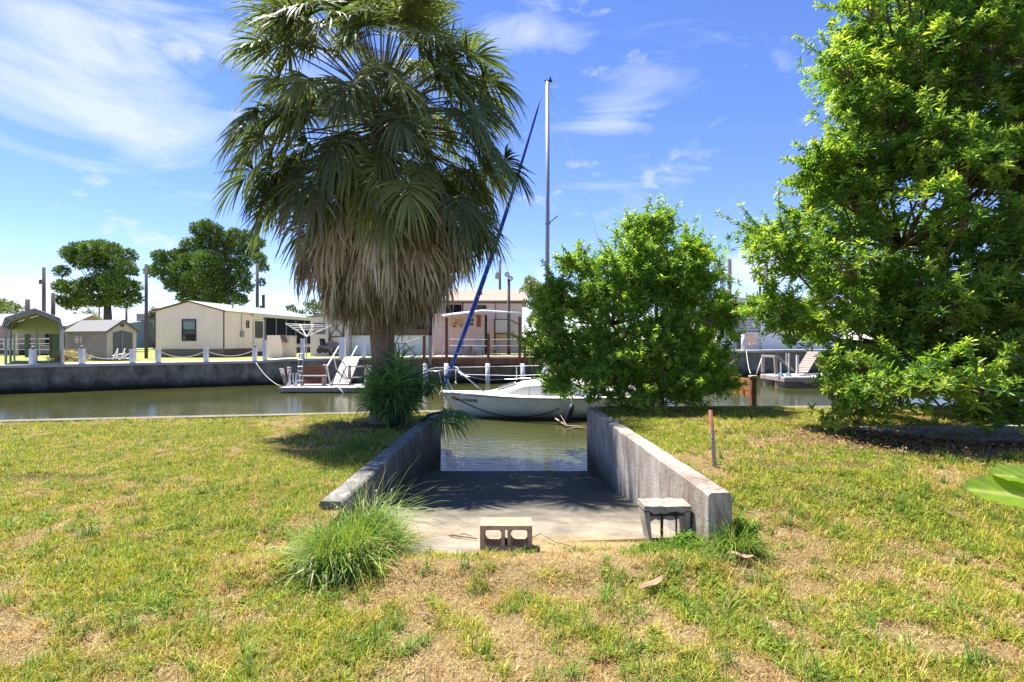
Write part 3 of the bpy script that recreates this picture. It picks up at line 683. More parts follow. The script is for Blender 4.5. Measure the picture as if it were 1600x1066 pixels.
# ------------------------------------------------------------------ lawn grass
random.seed(5)
def on_lawn(x, y):
    ok = (y > 1.6) & (((x < -1.87) & (y < shoreL(x) - .3)) | ((x < -1.62) & (y < 4.95)) | ((x > 1.62) & (y < shoreR(x) - .3)) | ((y < 3.95 + (vnoise(x, 0 * y, 2.2) - .5) * .45 + .12 * (vnoise(x, y, 9) - .5))))
    ok &= ~((x > 5.0) & (x < 9.5) & (y > 6.75 - .1 * (x - 5.9)) & (y < 7.8 + .1 * (x - 5)))
    return ok
def sample(n, ymax=13.2, pw=1.0, ymin=2.0):
    # denser near the camera
    y = ymin * (ymax / ymin) ** (RNG.random(n) ** pw); x = RNG.uniform(-1, 1, n) * (1.06 * y + 1.3)
    return x, y
GA = Acc()
def grass(n, hmin, hmax, w, lean, col_fn, keep_fn, pw=.8, prof=(1, .8, .1), gr=.35):
    x, y = sample(n, pw=pw); g, bare = lawn_mask(x, y)
    k = on_lawn(x, y) & keep_fn(x, y, g, bare); x, y, g, bare = x[k], y[k], g[k], bare[k]; m = len(x)
    tuft = vnoise(x, y, 7) * .6 + vnoise(x, y, 2.3) * .4
    az = RNG.uniform(0, 2 * np.pi, m); le = np.abs(RNG.normal(0, 1, m)) * lean
    d = np.stack([np.cos(az) * le, np.sin(az) * le, np.ones(m)], 1); wv = np.stack([-np.sin(az), np.cos(az), np.zeros(m)], 1)
    L = (hmin + (hmax - hmin) * RNG.random(m) * (.35 + 1.3 * tuft)); W = w * (.75 + .11 * y) * RNG.uniform(.7, 1.3, m)
    z = gz(x, y); b_ = np.stack([x, y, z - .004], 1)
    GA.add(*ribbons(b_, d, wv, L, W, np.full(m, gr), list(prof), col_fn(x, y, g)))
def cg(x, y, g):
    m = len(x); a = np.array([.24, .31, .03]); b_ = np.array([.58, .53, .07]); s = np.array([.66, .49, .18]); k = RNG.random((m, 1)); k2 = vnoise(x, y, 1.3)[:, None]
    c = a * (1 - k) + b_ * k; y_ = np.clip((.75 - g[:, None]) * 1.5 + RNG.normal(0, .2, (m, 1)) + (k2 - .5) * .5, 0, 1); return (c * (1 - y_) + s * y_) * RNG.uniform(.75, 1.2, (m, 1))
def cs(x, y, g):
    m = len(x); a = np.array([.64, .49, .25]); b_ = np.array([.50, .35, .15]); k = np.clip(RNG.random((m, 1)) ** 1.5 + (vnoise(x, y, 3.7)[:, None] > .62) * .5, 0, 1); return (a * (1 - k) + b_ * k) * RNG.uniform(.7, 1.15, (m, 1))
grass(540000, .018, .062, .0042, .95, cg, lambda x, y, g, b_: (RNG.random(len(x)) < (g * 1.3 - .08)) & (RNG.random(len(x)) > b_ * .95))
grass(430000, .015, .055, .0034, 2.2, cs, lambda x, y, g, b_: (RNG.random(len(x)) < (1.0 - g * .85)) & (RNG.random(len(x)) > b_ * .85) & (vnoise(x, y, 6) > .22), gr=.5)
grass(70000, .05, .11, .0055, .75, cg, lambda x, y, g, b_: (vnoise(x, y, 4.5) * .7 + vnoise(x, y, 1.7) * .3 + RNG.normal(0, .06, len(x)) > .60) & (g > .3) & (b_ < .4), gr=.42, prof=(1, .9, .6, .08))
grass(30000, .03, .085, .0030, 1.6, lambda x, y, g: cs(x, y, g) * 1.15, lambda x, y, g, b_: (vnoise(x + 8, y, 3.2) > .5) & (b_ < .6), gr=.55, prof=(.8, .9, .6, .1))
grass(60000, .02, .05, .0036, 2.8, lambda x, y, g: cs(x, y, g) * np.array([.62, .5, .42]), lambda x, y, g, b_: RNG.random(len(x)) < b_ * .6, gr=.5)
# separate tufts that break up the turf
def tufts(n, nb, hmin, hmax, w, cols, keep):
    x, y = sample(n, pw=.85); g, bare = lawn_mask(x, y); k = on_lawn(x, y) & keep(x, y, g, bare); x, y = x[k], y[k]; m = len(x)
    c = np.array(cols)[RNG.integers(0, len(cols), m)]; sz = RNG.uniform(.6, 1.4, m)
    X_ = np.repeat(x, nb) + RNG.normal(0, .018, m * nb); Y_ = np.repeat(y, nb) + RNG.normal(0, .018, m * nb); az = RNG.uniform(0, 6.28, m * nb); le = np.abs(RNG.normal(0, .9, m * nb)) + .15
    d = np.stack([np.cos(az) * le, np.sin(az) * le, np.ones(m * nb)], 1)
    GA.add(*ribbons(np.stack([X_, Y_, gz(X_, Y_) - .004], 1), d, np.stack([-np.sin(az), np.cos(az), az * 0], 1), RNG.uniform(hmin, hmax, m * nb) * np.repeat(sz, nb), np.full(m * nb, w) * (.8 + .08 * Y_), RNG.uniform(.2, .7, m * nb), [.9, 1, .7, .1], np.repeat(c, nb, 0) * RNG.uniform(.6, 1.25, (m * nb, 1))))
tufts(6600, 22, .04, .10, .0045, [(.20, .29, .035), (.36, .41, .05), (.15, .23, .03), (.50, .45, .08), (.52, .36, .12)], lambda x, y, g, b_: (g > .35) & (b_ < .5))
tufts(4600, 20, .03, .075, .0032, [(.60, .45, .22), (.50, .30, .12), (.36, .20, .09), (.66, .55, .30)], lambda x, y, g, b_: (g < .75) & (b_ < .7))
tufts(700, 26, .06, .13, .005, [(.12, .22, .03), (.20, .32, .04)], lambda x, y, g, b_: (b_ < .5) & (y < 6))
tag(GA.build('grass', M['grass']), 'short lawn grass, green and straw yellow patches', None, None, 'stuff')
# low broad-leaved weeds in the lawn
x, y = sample(90000, pw=.8); g, bare = lawn_mask(x, y)
k = on_lawn(x, y) & (vnoise(x + 40, y + 9, 2.0) * .5 + vnoise(x, y, 5.0) * .3 + vnoise(x, y, 11) * .2 + RNG.normal(0, .06, len(x)) > .55) & (g > .3) & (bare < .5) & ((x > .6) | (vnoise(x, y, 1) > .5)); x, y = x[k], y[k]; m = len(x)
col = np.array([.15, .26, .03]) * (1 - RNG.random((m, 1)) * .5) + np.array([.18, .16, .03]) * RNG.random((m, 1)) ** 2
v, q, c = rosettes(np.stack([x, y, gz(x, y) + RNG.uniform(.008, .045, m)], 1), np.stack([RNG.normal(0, .35, m), RNG.normal(0, .35, m), np.ones(m)], 1), 5, RNG.uniform(.013, .024, m), .010, col * np.array([1.25, 1.2, 1]), spread=(50, 88), fold=.1)
tag(mesh_np('ground_cover', v, q, None, M['grass'], None, c), 'low small-leaved weeds spreading through the lawn', None, None, 'stuff')
# fallen leaves under the large tree
RNG = np.random.default_rng(77); n = 1900; x = RNG.normal(5.8, 1.5, n); y = RNG.normal(6.9, .8, n); k = (y < 10.2) & (x > 2); x, y = x[k], y[k]; n = len(x)
v, q, c = rosettes(np.stack([x, y, gz(x, y) + .05], 1), np.stack([RNG.normal(0, .3, n), RNG.normal(0, .3, n), np.ones(n)], 1), 2, np.full(n, .06), .026, np.array([.34, .21, .13]) * RNG.uniform(.4, 1.3, (n, 1)), spread=(78, 95))
tag(mesh_np('leaf_litter', v, q, None, M['grass'], None, c), 'brown fallen leaves on bare soil under the large tree', None, None, 'stuff')
# straw blown onto the ramp head
n = 20000; x = RNG.uniform(-1.6, 1.35, n); y = 3.7 + np.abs(RNG.normal(0, .42, n)); k = (vnoise(x, y, 2.2) > .42); x, y = x[k], y[k]; n = len(x); az = RNG.uniform(0, 6.28, n)
v, q, c = ribbons(np.stack([x, y, .04 - (y - 3.7) * .158 + .006], 1), np.stack([np.cos(az), np.sin(az), RNG.uniform(0, .35, n)], 1), np.stack([-np.sin(az), np.cos(az), az * 0], 1), RNG.uniform(.02, .06, n), np.full(n, .0035), np.full(n, .25), [1, .8, .2], cs(x, y, x))
tag(mesh_np('dry_straw', v, q, None, M['grass'], None, c), 'dry straw scattered over the head of the ramp', None, None, 'stuff')

# tall grass clump at the ramp head
def tallgrass(name, label, cx, cy, rx, ry, n, h, w, seed, leaf=0, cols=((.09, .19, .03), (.34, .43, .07))):
    global RNG
    t = thing(name, label, 'grass clump', (cx, cy, float(gz(cx, cy))))
    r = np.sqrt(RNG.random(n)); a = RNG.uniform(0, 6.28, n); x = cx + rx * r * np.cos(a); y = cy + ry * r * np.sin(a)
    z = np.where((x > wall_l(y)) & (y > 3.95), ramp_z(y), gz(x, y)); az = a + RNG.normal(0, .9, n); le = np.abs(RNG.normal(0, .62, n)) + .05
    d = np.stack([np.cos(az) * le, np.sin(az) * le, np.ones(n)], 1); wv = np.stack([-np.sin(az), np.cos(az), np.zeros(n)], 1)
    k = RNG.random((n, 1)); col = np.array(cols[0]) * (1 - k) + np.array(cols[1]) * k; st = RNG.random(n) < .06; col[st] = (.45, .38, .2)
    L = h * RNG.uniform(.3, 1.15, n) ** 1.2 * (1.15 - .75 * r) * (.15 + 1.6 * vnoise(x, y, 5.5))
    A = Acc(); A.add(*ribbons(np.stack([x, y, z], 1), d, wv, L, np.full(n, w) * RNG.uniform(.6, 1.3, n), RNG.uniform(.05, .6, n), [.8, 1, .9, .7, .45, .08], col, .13))
    if leaf > 2000:      # coarse bent blades and dead straw at the base
        m = 620; r2 = np.sqrt(RNG.random(m)) * 1.15; a2 = RNG.uniform(0, 6.28, m); x2 = cx + rx * r2 * np.cos(a2); y2 = cy + ry * r2 * np.sin(a2); az2 = a2 + RNG.normal(0, 1, m); l2 = RNG.uniform(.4, 1.6, m)
        c2 = np.array([[.20, .32, .05]]) * RNG.uniform(.6, 1.5, (m, 1)); c2[::5] = (.50, .42, .24)
        A.add(*ribbons(np.stack([x2, y2, gz(x2, y2)], 1), np.stack([np.cos(az2) * l2, np.sin(az2) * l2, np.ones(m)], 1), np.stack([-np.sin(az2), np.cos(az2), az2 * 0], 1), RNG.uniform(.15, .48, m), np.full(m, .011), RNG.uniform(.25, .8, m), [.8, 1, .9, .7, .4, .06], c2, .10))
    A.build('blades', M['grass'], t)
    if leaf:
        m = leaf; r = np.sqrt(RNG.random(m)); a = RNG.uniform(0, 6.28, m); x = cx + rx * .8 * r * np.cos(a) + .05; y = cy + ry * .6 * r * np.sin(a) + .1
        z = gz(x, y) + h * RNG.uniform(.1, .7, m) * (1.1 - .8 * r) * (.5 + vnoise(x, y, 6))
        B = Acc(); B.add(*rosettes(np.stack([x, y, z], 1), np.stack([RNG.normal(0, .3, m), RNG.normal(0, .3, m), np.ones(m)], 1), 6, RNG.uniform(.018, .040, m), .012, np.array([.20, .33, .05]) * RNG.uniform(.7, 1.2, (m, 1))))
        B.build('weed_leaves', M['grass'], t)
    return t
t = tallgrass('tall_grass', 'big clump of tall green grass at the head of the left ramp wall', -1.20, 3.96, .30, .58, 4300, .50, .006, 1, 3200)
# a seedhead grass with long arching spikes
A = Acc(); n = 34; az = RNG.uniform(-.9, 1.3, n); d = np.stack([np.cos(az) * RNG.uniform(.5, 1.3, n), np.sin(az) * .6, np.ones(n)], 1)
A.add(*ribbons(np.tile(np.array([[-1.05, 4.15, .05]]), (n, 1)) + RNG.normal(0, .1, (n, 3)) * np.array([1, 1, .1]), d, np.tile(np.array([[0, .0, 1.]]), (n, 1)) * .4 + np.array([[.5, .5, 0]]), RNG.uniform(.35, .72, n), np.full(n, .009), RNG.uniform(.15, .3, n), [.7, .8, .8, .8, .8, .7, .3], np.tile(np.array([[.26, .36, .10]]), (n, 1))))
A.build('seed_stalks', M['grass'], t)
fl = MB()
for k in range(8):
    p = Vector((-1.15 + random.uniform(-.22, .2), 4.12 + random.uniform(-.15, .2), .36 + random.uniform(-.10, .05))); fl.tube([p, p + Vector((random.uniform(-.05, .05), 0, -.28))], .0018, 3, False); fl.tube([p - Vector((0, 0, .006)), p, p + Vector((0, 0, .008))], [.003, .008, .002], 6)
fl.build('white_flowers', M['white'], t)
tallgrass('weed_patch', 'bright green leafy weeds in front of the crumbling block by the right ramp wall', 1.26, 3.74, .46, .25, 1900, .16, .005, 2, 1700)
tallgrass('weed_patch', 'thin weeds against the dark end face of the right ramp wall', 1.60, 3.70, .20, .09, 1100, .30, .005, 3, 420)
tallgrass('weed_patch', 'thin wiry weed at the edge of the leaf litter under the large tree', 4.15, 5.55, .22, .16, 160, .30, .006, 4, 0, ((.10, .16, .04), (.30, .32, .10)))
tallgrass('weed_patch', 'small green grass tuft in the dry lawn below the curled brown leaf', 1.36, 3.02, .08, .06, 260, .10, .0055, 5)
tallgrass('weed_patch', 'small green weeds growing against the front of the tan cinder block', -.05, 3.9, .24, .06, 420, .09, .0045, 12, 120)
tallgrass('reed_clump', 'strappy green weeds at the shady foot of the shrub', 3.1, 10.2, .6, .2, 260, .5, .03, 6, 0, ((.05, .11, .02), (.16, .24, .04)))
tallgrass('weed_patch', 'green grass tufts on the shaded strip beside the left wall', -2.35, 8.3, .35, 1.2, 1500, .16, .009, 7, 0, ((.09, .17, .025), (.22, .30, .05)))

# big paddle leaves coming in at the right edge
t = thing('banana_plant', 'broad yellow green paddle leaves entering at the right edge of the lawn', 'plant', (3.9, 3.45, .1))
def paddle(base, tip, w, arch, roll, name):
    base = Vector(base); tip = Vector(tip); nL, nW = 28, 9; vs = []; cs_ = []
    ax = (tip - base).normalized(); side = ax.cross(Vector((0, 0, 1))).normalized(); up = side.cross(ax)
    side2 = side * math.cos(roll) + up * math.sin(roll); up2 = up * math.cos(roll) - side * math.sin(roll)
    for i in range(nL + 1):
        u = i / nL; p = base.lerp(tip, u) + Vector((0, 0, arch * 4 * u * (1 - u)))
        hw = w * (math.sin(math.pi * min(1, u * .93 + .07)) ** .40) * (1 if u > .1 else u / .1)
        for j in range(nW):
            s = (j / (nW - 1)) * 2 - 1
            q = p + side2 * (s * hw) + up2 * (abs(s) ** 1.5 * hw * .22 + .006 * math.sin(u * 70 + abs(s) * 3) * abs(s)); vs.append(tuple(q))
            k = .72 + .28 * math.sin(u * 150 + 4 * abs(s)) ** 2
            cs_.append((.27 * k, .40 * k, .035) if abs(s) > .12 else (.48, .55, .14))
    qd = [(i * nW + j, (i + 1) * nW + j, (i + 1) * nW + j + 1, i * nW + j + 1) for i in range(nL) for j in range(nW - 1)]
    mesh_np(name, np.array(vs), np.array(qd), None, M['banana'], t, np.array(cs_), True)
paddle((3.95, 3.25, .55), tuple(at(1506, 764, 3.35)), .155, -.005, .6, 'leaf')
paddle((3.95, 3.45, .58), tuple(at(1549, 742, 3.4)), .115, .02, .45, 'leaf')
paddle((4.1, 3.6, .5), tuple(at(1590, 742, 3.55)), .10, .05, -.1, 'leaf')
MB().tube([(3.95, 3.5, .05), (3.97, 3.45, .35), (3.93, 3.38, .62)], [.06, .05, .02], 10).build('stem', M['greenp'], t, True)

# ------------------------------------------------------------------ blocks, pipe, litter
def cinder(name, label, x0, x1, y0, y1, z0, z1, m):
    t = thing(name, label, 'cinder block', ((x0 + x1) / 2, y0, z0)); b = MB(); w = .034
    b.box(x0, x1, y0, y1, z1 - w, z1); b.box(x0, x1, y0, y1, z0, z0 + w)
    xm = (x0 + x1) / 2
    b.box(x0, x0 + w, y0, y1, z0 + w, z1 - w); b.box(x1 - w, x1, y0, y1, z0 + w, z1 - w)
    b.box(xm - .037, xm - .010, y0, y1, z0 + w, z1 - w); b.box(xm + .010, xm + .037, y0, y1, z0 + w, z1 - w)
    for (a, s) in ((x0 + w, 1), (xm - .037, -1), (xm + .037, 1), (x1 - w, -1)):   # rounded corners of the cores
        for (z, q) in ((z0 + w, 1), (z1 - w, -1)):
            b.prism([(a, y0 + .002, z), (a + s * .018, y0 + .002, z), (a, y0 + .002, z + q * .018)], (0, y1 - y0 - .004, 0))
    b.build('block_body', m, t, bevel=.003); return t
cinder('cinder_block', 'tan two-hole cinder block standing on its side at the ramp head', -.245, .155, 3.95, 4.14, .0, .192, M['block'])
t = thing('cinder_block', 'crumbling mossy cinder block leaning against the right ramp wall end', 'cinder block', (1.2, 4.15, 0))
b = MB(); zt = .30; yb = 4.05
def rough(b, x0, x1, y0, y1, z0, z1, nx=9):
    vs = []; fs = []
    for i in range(nx + 1):
        x = x0 + (x1 - x0) * i / nx; j = lambda s=.008: random.uniform(-s, s)
        vs += [(x, y0 + j(), z0 + j(.012)), (x, y0 + j(), z1 + j(.004)), (x, y1 + j(), z1 + j(.004)), (x, y1, z0)]
    for i in range(nx):
        for k in range(4): fs.append((i * 4 + k, i * 4 + (k + 1) % 4, (i + 1) * 4 + (k + 1) % 4, (i + 1) * 4 + k))
    fs += [(0, 1, 2, 3), (nx * 4 + 3, nx * 4 + 2, nx * 4 + 1, nx * 4)]
    b.add(vs, fs)
rough(b, 1.05, 1.43, 4.12, 4.34, .235, .285)
b.build('top_slab', M['block_old'], t, bevel=.004)
b = MB(); rough(b, 1.07, 1.42, 4.15, 4.32, .165, .195); b.build('middle_web', M['block_old'], t)
b = MB(); b.prism([(1.055, 4.13, .235), (1.095, 4.13, .235), (1.12, 4.13, -.02), (1.10, 4.13, -.02), (1.065, 4.13, .15)], (0, .2, 0)); b.build('leg', M['block_old'], t)
b = MB(); b.prism([(1.38, 4.13, .235), (1.42, 4.13, .235), (1.415, 4.13, -.02), (1.395, 4.13, -.02)], (0, .2, 0)); b.build('leg', M['block_old'], t)
b = MB(); b.box(1.19, 1.208, 4.14, 4.16, -.02, .235); b.box(1.31, 1.32, 4.14, 4.16, .02, .235); b.build('web', M['dark'], t)

t = thing('metal_pipe', 'rusty leaning metal pipe standing in the lawn behind the right ramp wall', 'pipe', (2.02, 5.2, .28))
a = at(1118, 742, 5.2); e = at(1110, 641, 5.25)
MB().tube([a, e], [.019, .019], 12).build('pipe', M['rust'], t, True)
MB().tube([a + Vector((-.005, 0, .005)), a + Vector((-.005, 0, .02)), a + Vector((-.003, 0, .045))], [.026, .034, .030], 12).build('collar', M['ropew'], t, True)
def dead_leaf(px, py, label, ang, L, W):
    d = 2.55
    for _ in range(20):
        x = X(px, d); d = (EYE - .02 - float(gz(x, d))) * 810 / (py - 533)
    p = at(px, py, d); t = thing('dead_leaf', label, 'dead leaf', p); vs = []; n, k = 10, 5
    for i in range(n + 1):
        u = i / n; w = W * math.sin(math.pi * min(1, u * .95 + .03)) ** .8
        for j in range(k):
            s = j / (k - 1) * 2 - 1; x = (u - .5) * L; y = s * w; z = .035 + .012 * s * s + .008 * math.sin(u * 7) + .03 * (u - .5) * (1 if ang > 0 else -.4)
            vs.append((p.x + x * math.cos(ang) - y * math.sin(ang), p.y + x * math.sin(ang) + y * math.cos(ang), p.z + z))
    qd = [(i * k + j, (i + 1) * k + j, (i + 1) * k + j + 1, i * k + j + 1) for i in range(n) for j in range(k - 1)]
    o = mesh_np('blade', np.array(vs), np.array(qd), None, M['dry'], t, None, True); sm = o.modifiers.new('s', 'SOLIDIFY'); sm.thickness = .002
    q = Vector((math.cos(ang), math.sin(ang), 0)); MB().tube([p - q * L * .5 + Vector((0, 0, .012)), p - q * L * .75 + Vector((0, 0, .008))], [.003, .002], 5).build('stalk', M['dry'], t)
dead_leaf(1018, 922, 'long curled tan dead leaf on the dry lawn below the ramp', .55, .22, .026)
dead_leaf(1157, 877, 'flat brown dead leaf on the lawn in front of the right wall end', -.15, .17, .03)
def stick(label, pts, r, name='stick', m='stick'):
    t = thing(name, label, 'stick', pts[0]); MB().tube(pts, [r] + [r * .9] * (len(pts) - 2) + [r * .5], 6).build('wood', M[m], t, True); return t
def onramp(px, d): x = X(px, d); return Vector((x, d, ramp_z(d) + .015))
s1 = stick('short forked brown twig on the ramp left of the tan cinder block', [onramp(702, 4.45), onramp(715, 4.38) + Vector((0, 0, .01)), onramp(745, 4.3)], .010)
MB().tube([onramp(715, 4.38), onramp(725, 4.45) + Vector((0, 0, .012)), onramp(738, 4.4)], [.007, .006, .004], 6).build('side_twig', M['stick'], s1)
stick('thin curved brown stalk on the ramp right of the tan cinder block', [onramp(832, 4.35), onramp(845, 4.28) + Vector((0, 0, .05)), onramp(868, 4.1) + Vector((0, 0, .02)), onramp(900, 4.0)], .006)
stick('short grey twig lying in the dry grass of the near lawn', [Vector((-.52, 2.95, .055)), Vector((-.46, 2.9, .07)), Vector((-.40, 2.86, .05))], .005)
def wat(px, py): d = (EYE - WATER) * 810 / (py - 533); return Vector((X(px, d), d, WATER))
s1 = stick('driftwood branch floating at the mouth of the ramp beside the right wall', [wat(868, 660) + Vector((0, 0, .12)), wat(886, 668) + Vector((0, 0, .04)), wat(905, 669) + Vector((0, 0, .04)), wat(922, 668) + Vector((0, 0, .03))], .035, 'driftwood')
MB().tube([wat(886, 668) + Vector((0, 0, .04)), wat(876, 664) + Vector((0, 0, .30)), wat(866, 662) + Vector((0, 0, .42))], [.02, .014, .008], 6).build('side_branch', M['stick'], s1)
MB().tube([wat(884, 673) + Vector((0, 0, .03)), wat(900, 671) + Vector((0, 0, .06)), wat(920, 672) + Vector((0, 0, .03))], [.02, .03, .02], 6).build('side_branch', M['stick'], s1)

# ------------------------------------------------------------------ sailboat
BY = 18.3; BX = X(688, 18.0); LOA = 7.4
boat = thing('sailboat', 'small white sailboat with tall bare mast moored across the ramp mouth', 'sailboat', (BX, BY, WATER))
def hb(t): return 1.22 * (1 - (1 - min(1, t / .62)) ** 2.1) ** .9 * (1 - .22 * max(0, (t - .6) / .4) ** 1.5) + .02
def shz(t): return WATER + .78 - .10 * math.sin(math.pi * t) * .6 + .04 * (1 - t)
nt_, nh = 40, 9; vs = []; fs = []
def hull_pt(t, h, s):
    z = WATER - .35 + (shz(t) - WATER + .35) * h
    x = BX + t * LOA + .95 * (1 - h) ** 1.1 * (1 - t) ** 4 - .10 * h * (t ** 8)
    y = hb(t) * (.55 + .45 * h ** .5) * (min(1, .35 + h * 1.2) if t > .05 else .6 + .4 * h)
    return (x, BY + s * y, z)
for s in (-1, 1):
    b0 = len(vs)
    for i in range(nt_ + 1):
        for j in range(nh + 1): vs.append(hull_pt(i / nt_, j / nh, s))
    for i in range(nt_):
        for j in range(nh): a = b0 + i * (nh + 1) + j; fs.append((a, a + 1, a + nh + 2, a + nh + 1))
k = (nt_ + 1) * (nh + 1); e0 = nt_ * (nh + 1)
for j in range(nh): fs.append((e0 + j, e0 + j + 1, k + e0 + j + 1, k + e0 + j)); fs.append((j, k + j, k + j + 1, j + 1))
MB().add(vs, fs).build('hull', M['gel'], boat, True)
# rub rail, deck, coachroof
b = MB()
for s in (-1, 1): b.tube([Vector(hull_pt(i / 30, 1, s)) + Vector((0, s * .012, .0)) for i in range(31)], .026, 6)
b.build('rub_rail', M['wood'], boat, True)
vs = []; fs = []; nc = 6
for i in range(nt_ + 1):
    t_ = i / nt_
    for j in range(nc + 1):
        s = j / nc * 2 - 1; p = hull_pt(t_, 1, 1); vs.append((p[0], BY + s * (hb(t_) * .985), p[2] + .02 + .07 * (1 - s * s)))
for i in range(nt_):
    for j in range(nc): a = i * (nc + 1) + j; fs.append((a, a + nc + 1, a + nc + 2, a + 1))
MB().add(vs, fs).build('deck', M['deckw'], boat, True)
def hsurf(x): return shz((x - BX) / LOA)
cab = MB(); prof = [(1.55, .04, .30), (2.2, .20, .55), (2.9, .42, .68), (3.5, .50, .74), (4.6, .52, .76), (5.3, .50, .74)]; vs = []; fs = []
for (xx, hh, ww) in prof:
    z = hsurf(BX + xx) + .03; ww *= 1.0
    for (yy, zz) in ((-ww - .06, 0), (-ww, hh * .75), (-ww * .8, hh * .95), (-ww * .3, hh * 1.06), (ww * .3, hh * 1.06), (ww * .8, hh * .95), (ww, hh * .75), (ww + .06, 0)): vs.append((BX + xx, BY + yy, z + zz))
for i in range(len(prof) - 1):
    for j in range(7): a = i * 8 + j; fs.append((a, a + 1, a + 9, a + 8))
fs += [tuple(range(8)), tuple(range(47, 39, -1))]
cabo = cab.add(vs, fs).build('cabin', M['deckw'], boat, bevel=.015)
z1 = hsurf(BX + 3.4)
b = MB(); b.prism([(BX + 3.45, BY - .80, z1 + .15), (BX + 4.4, BY - .86, z1 + .15), (BX + 4.4, BY - .82, z1 + .32), (BX + 3.95, BY - .79, z1 + .32)], (0, -.02, 0)); b.build('cabin_window', M['glass'], cabo)
b = MB(); b.prism([(BX + 2.0, BY - .35, hsurf(BX + 2) + .18), (BX + 2.62, BY - .35, hsurf(BX + 2) + .36), (BX + 2.62, BY + .2, hsurf(BX + 2) + .36), (BX + 2.0, BY + .2, hsurf(BX + 2) + .18)], (-.02, 0, .05)); b.build('hatch', M['glass'], cabo)
b = MB(); b.bar((BX + 2.0, BY - .36, hsurf(BX + 2) + .22), (BX + 2.6, BY - .36, hsurf(BX + 2) + .40), .03, .05); b.bar((BX + 2.6, BY - .36, hsurf(BX + 2) + .40), (BX + 2.6, BY + .21, hsurf(BX + 2) + .40), .03, .05); b.bar((BX + 2.0, BY + .21, hsurf(BX + 2) + .22), (BX + 2.6, BY + .21, hsurf(BX + 2) + .40), .03, .05); b.build('hatch_frame', M['deckw'], cabo)
for ys in (-.85, .70): MB().box(BX + 5.35, BX + 7.1, BY + ys, BY + ys + .15, hsurf(BX + 6), hsurf(BX + 6) + .25).build('cockpit_coaming', M['deckw'], boat, bevel=.02)
MX = X(855.5, BY); MT = Z(128, BY)
mast = MB().tube([(MX, BY, z1 + .45), (MX, BY, MT)], [.078, .07], 12).build('mast', M['alu'], boat, True)
b = MB(); b.bar((MX - .1, BY, MT + .02), (MX + .16, BY, MT + .03), .06, .07); b.tube([(MX + .1, BY, MT + .03), (MX + .1, BY, MT + .16)], .03, 6); b.build('masthead', M['dark'], mast)
b = MB(); b.bar((MX - .09, BY - .02, Z(350, BY)), (MX + .09, BY - .02, Z(350, BY)), .05); b.tube([(MX + .05, BY, Z(349, BY)), (MX + .36, BY - .05, Z(338, BY))], .018, 6); b.build('mast_bracket', M['dark'], mast)
b = MB(); b.tube([(MX, BY, Z(560, BY)), (MX + 2.8, BY, Z(556, BY))], .05, 8); b.build('boom', M['alu'], boat, True)
fa = at(693, 606, BY - .1); fb = at(846, 150, BY - .1); pts = []; rr = []
for i in range(41):
    u = i / 40; pts.append(fa.lerp(fb, u) + Vector((math.sin(math.pi * u) * .10, 0, -.12 * math.sin(math.pi * u))))
    rr.append((.045 + .085 * math.sin(min(1, u * 1.9) * math.pi * .5) - .115 * max(0, (u - .22)) ** .8 + random.uniform(-.006, .008)) if u < .96 else .012)
rr = [max(.015, r * .86) for r in rr]
b = MB().tube(pts, rr, 10); b.build('furled_sail', M['blue'], boat, True)
for k in (5, 7, 10, 13, 16, 20): p = Vector(pts[k]); MB().tube([p + Vector((0, -rr[k], 0)), p + Vector((.03, -rr[k] - .01, -.05)), p + Vector((.07, -rr[k] * .6, -.05))], .008, 4).build('sail_tie', M['white'], boat)
def rail(b, pts, r=.014): b.tube(pts, r, 6)
dz = BY - 1.0
b = MB()   # pulpit over the bow
pf = at(664, 579, BY); pnear = at(712, 577, BY - .35); pfar = at(712, 573, BY + .35)
rail(b, [pnear, at(680, 580, BY - .2), pf + Vector((0, -.12, 0)), pf + Vector((-.03, 0, 0)), pf + Vector((0, .12, 0)), at(680, 575, BY + .25), pfar], .018)
rail(b, [pnear, at(738, 597, BY - .55), at(760, 616, BY - .72)], .018); rail(b, [pfar, at(745, 604, BY + .4)], .018)
rail(b, [at(712, 579, BY - .35), at(725, 588, BY - .4), at(748, 606, BY - .6)], .012)
rail(b, [at(698, 590, BY - .1), at(708, 612, BY - .2)], .016); rail(b, [at(686, 580, BY), at(690, 600, BY), at(690, 612, BY)], .012)
rail(b, [pf, at(664, 590, BY), at(687, 614, BY)], .012)
b.build('pulpit', M['steel'], boat, True)
b = MB(); b.tube([at(712, 577, BY - .35), at(712, 596, BY - .35)], [.014, .014], 6); b.tube([at(712, 596, BY - .35), at(712, 600, BY - .35)], [.02, .045], 8); b.build('lantern', M['white'], boat, True)
for (px, y0, y1, dd) in ((807, 572, 594, BY + .9), (829, 591, 622, BY - 1.1), (900, 570, 596, BY + .95), (925, 588, 621, BY - 1.15)):
    MB().tube([at(px, y0, dd), at(px - (3 if dd < BY else 0), y1, dd)], .016, 6).build('stanchion', M['steel'], boat)
b = MB()
for pl_ in ([at(712, 574, BY + .35), at(807, 572, BY + .9), at(900, 570, BY + .95), at(1010, 572, BY + .9)], [at(725, 585, BY + .35), at(807, 587, BY + .9), at(900, 583, BY + .95)],
            [at(720, 586, BY - .4), at(760, 594, BY - .7), at(829, 591, BY - 1.1), at(925, 589, BY - 1.15), at(1010, 592, BY - 1)],):
    b.tube(pl_, .010, 5)
b.build('lifeline', M['steel'], boat)
b = MB()
for (a_, c_) in (((856, 130), (690, 606)), ((855, 130), (760, 617)), ): pass
b.tube([(MX, BY, MT), (MX + .3, BY + .9, hsurf(MX))], .008, 4); b.tube([(MX, BY, MT), (BX + LOA - .1, BY, hsurf(BX + 7))], .008, 4); b.tube([(MX, BY, MT), (MX - .2, BY - .95, hsurf(MX))], .007, 4)
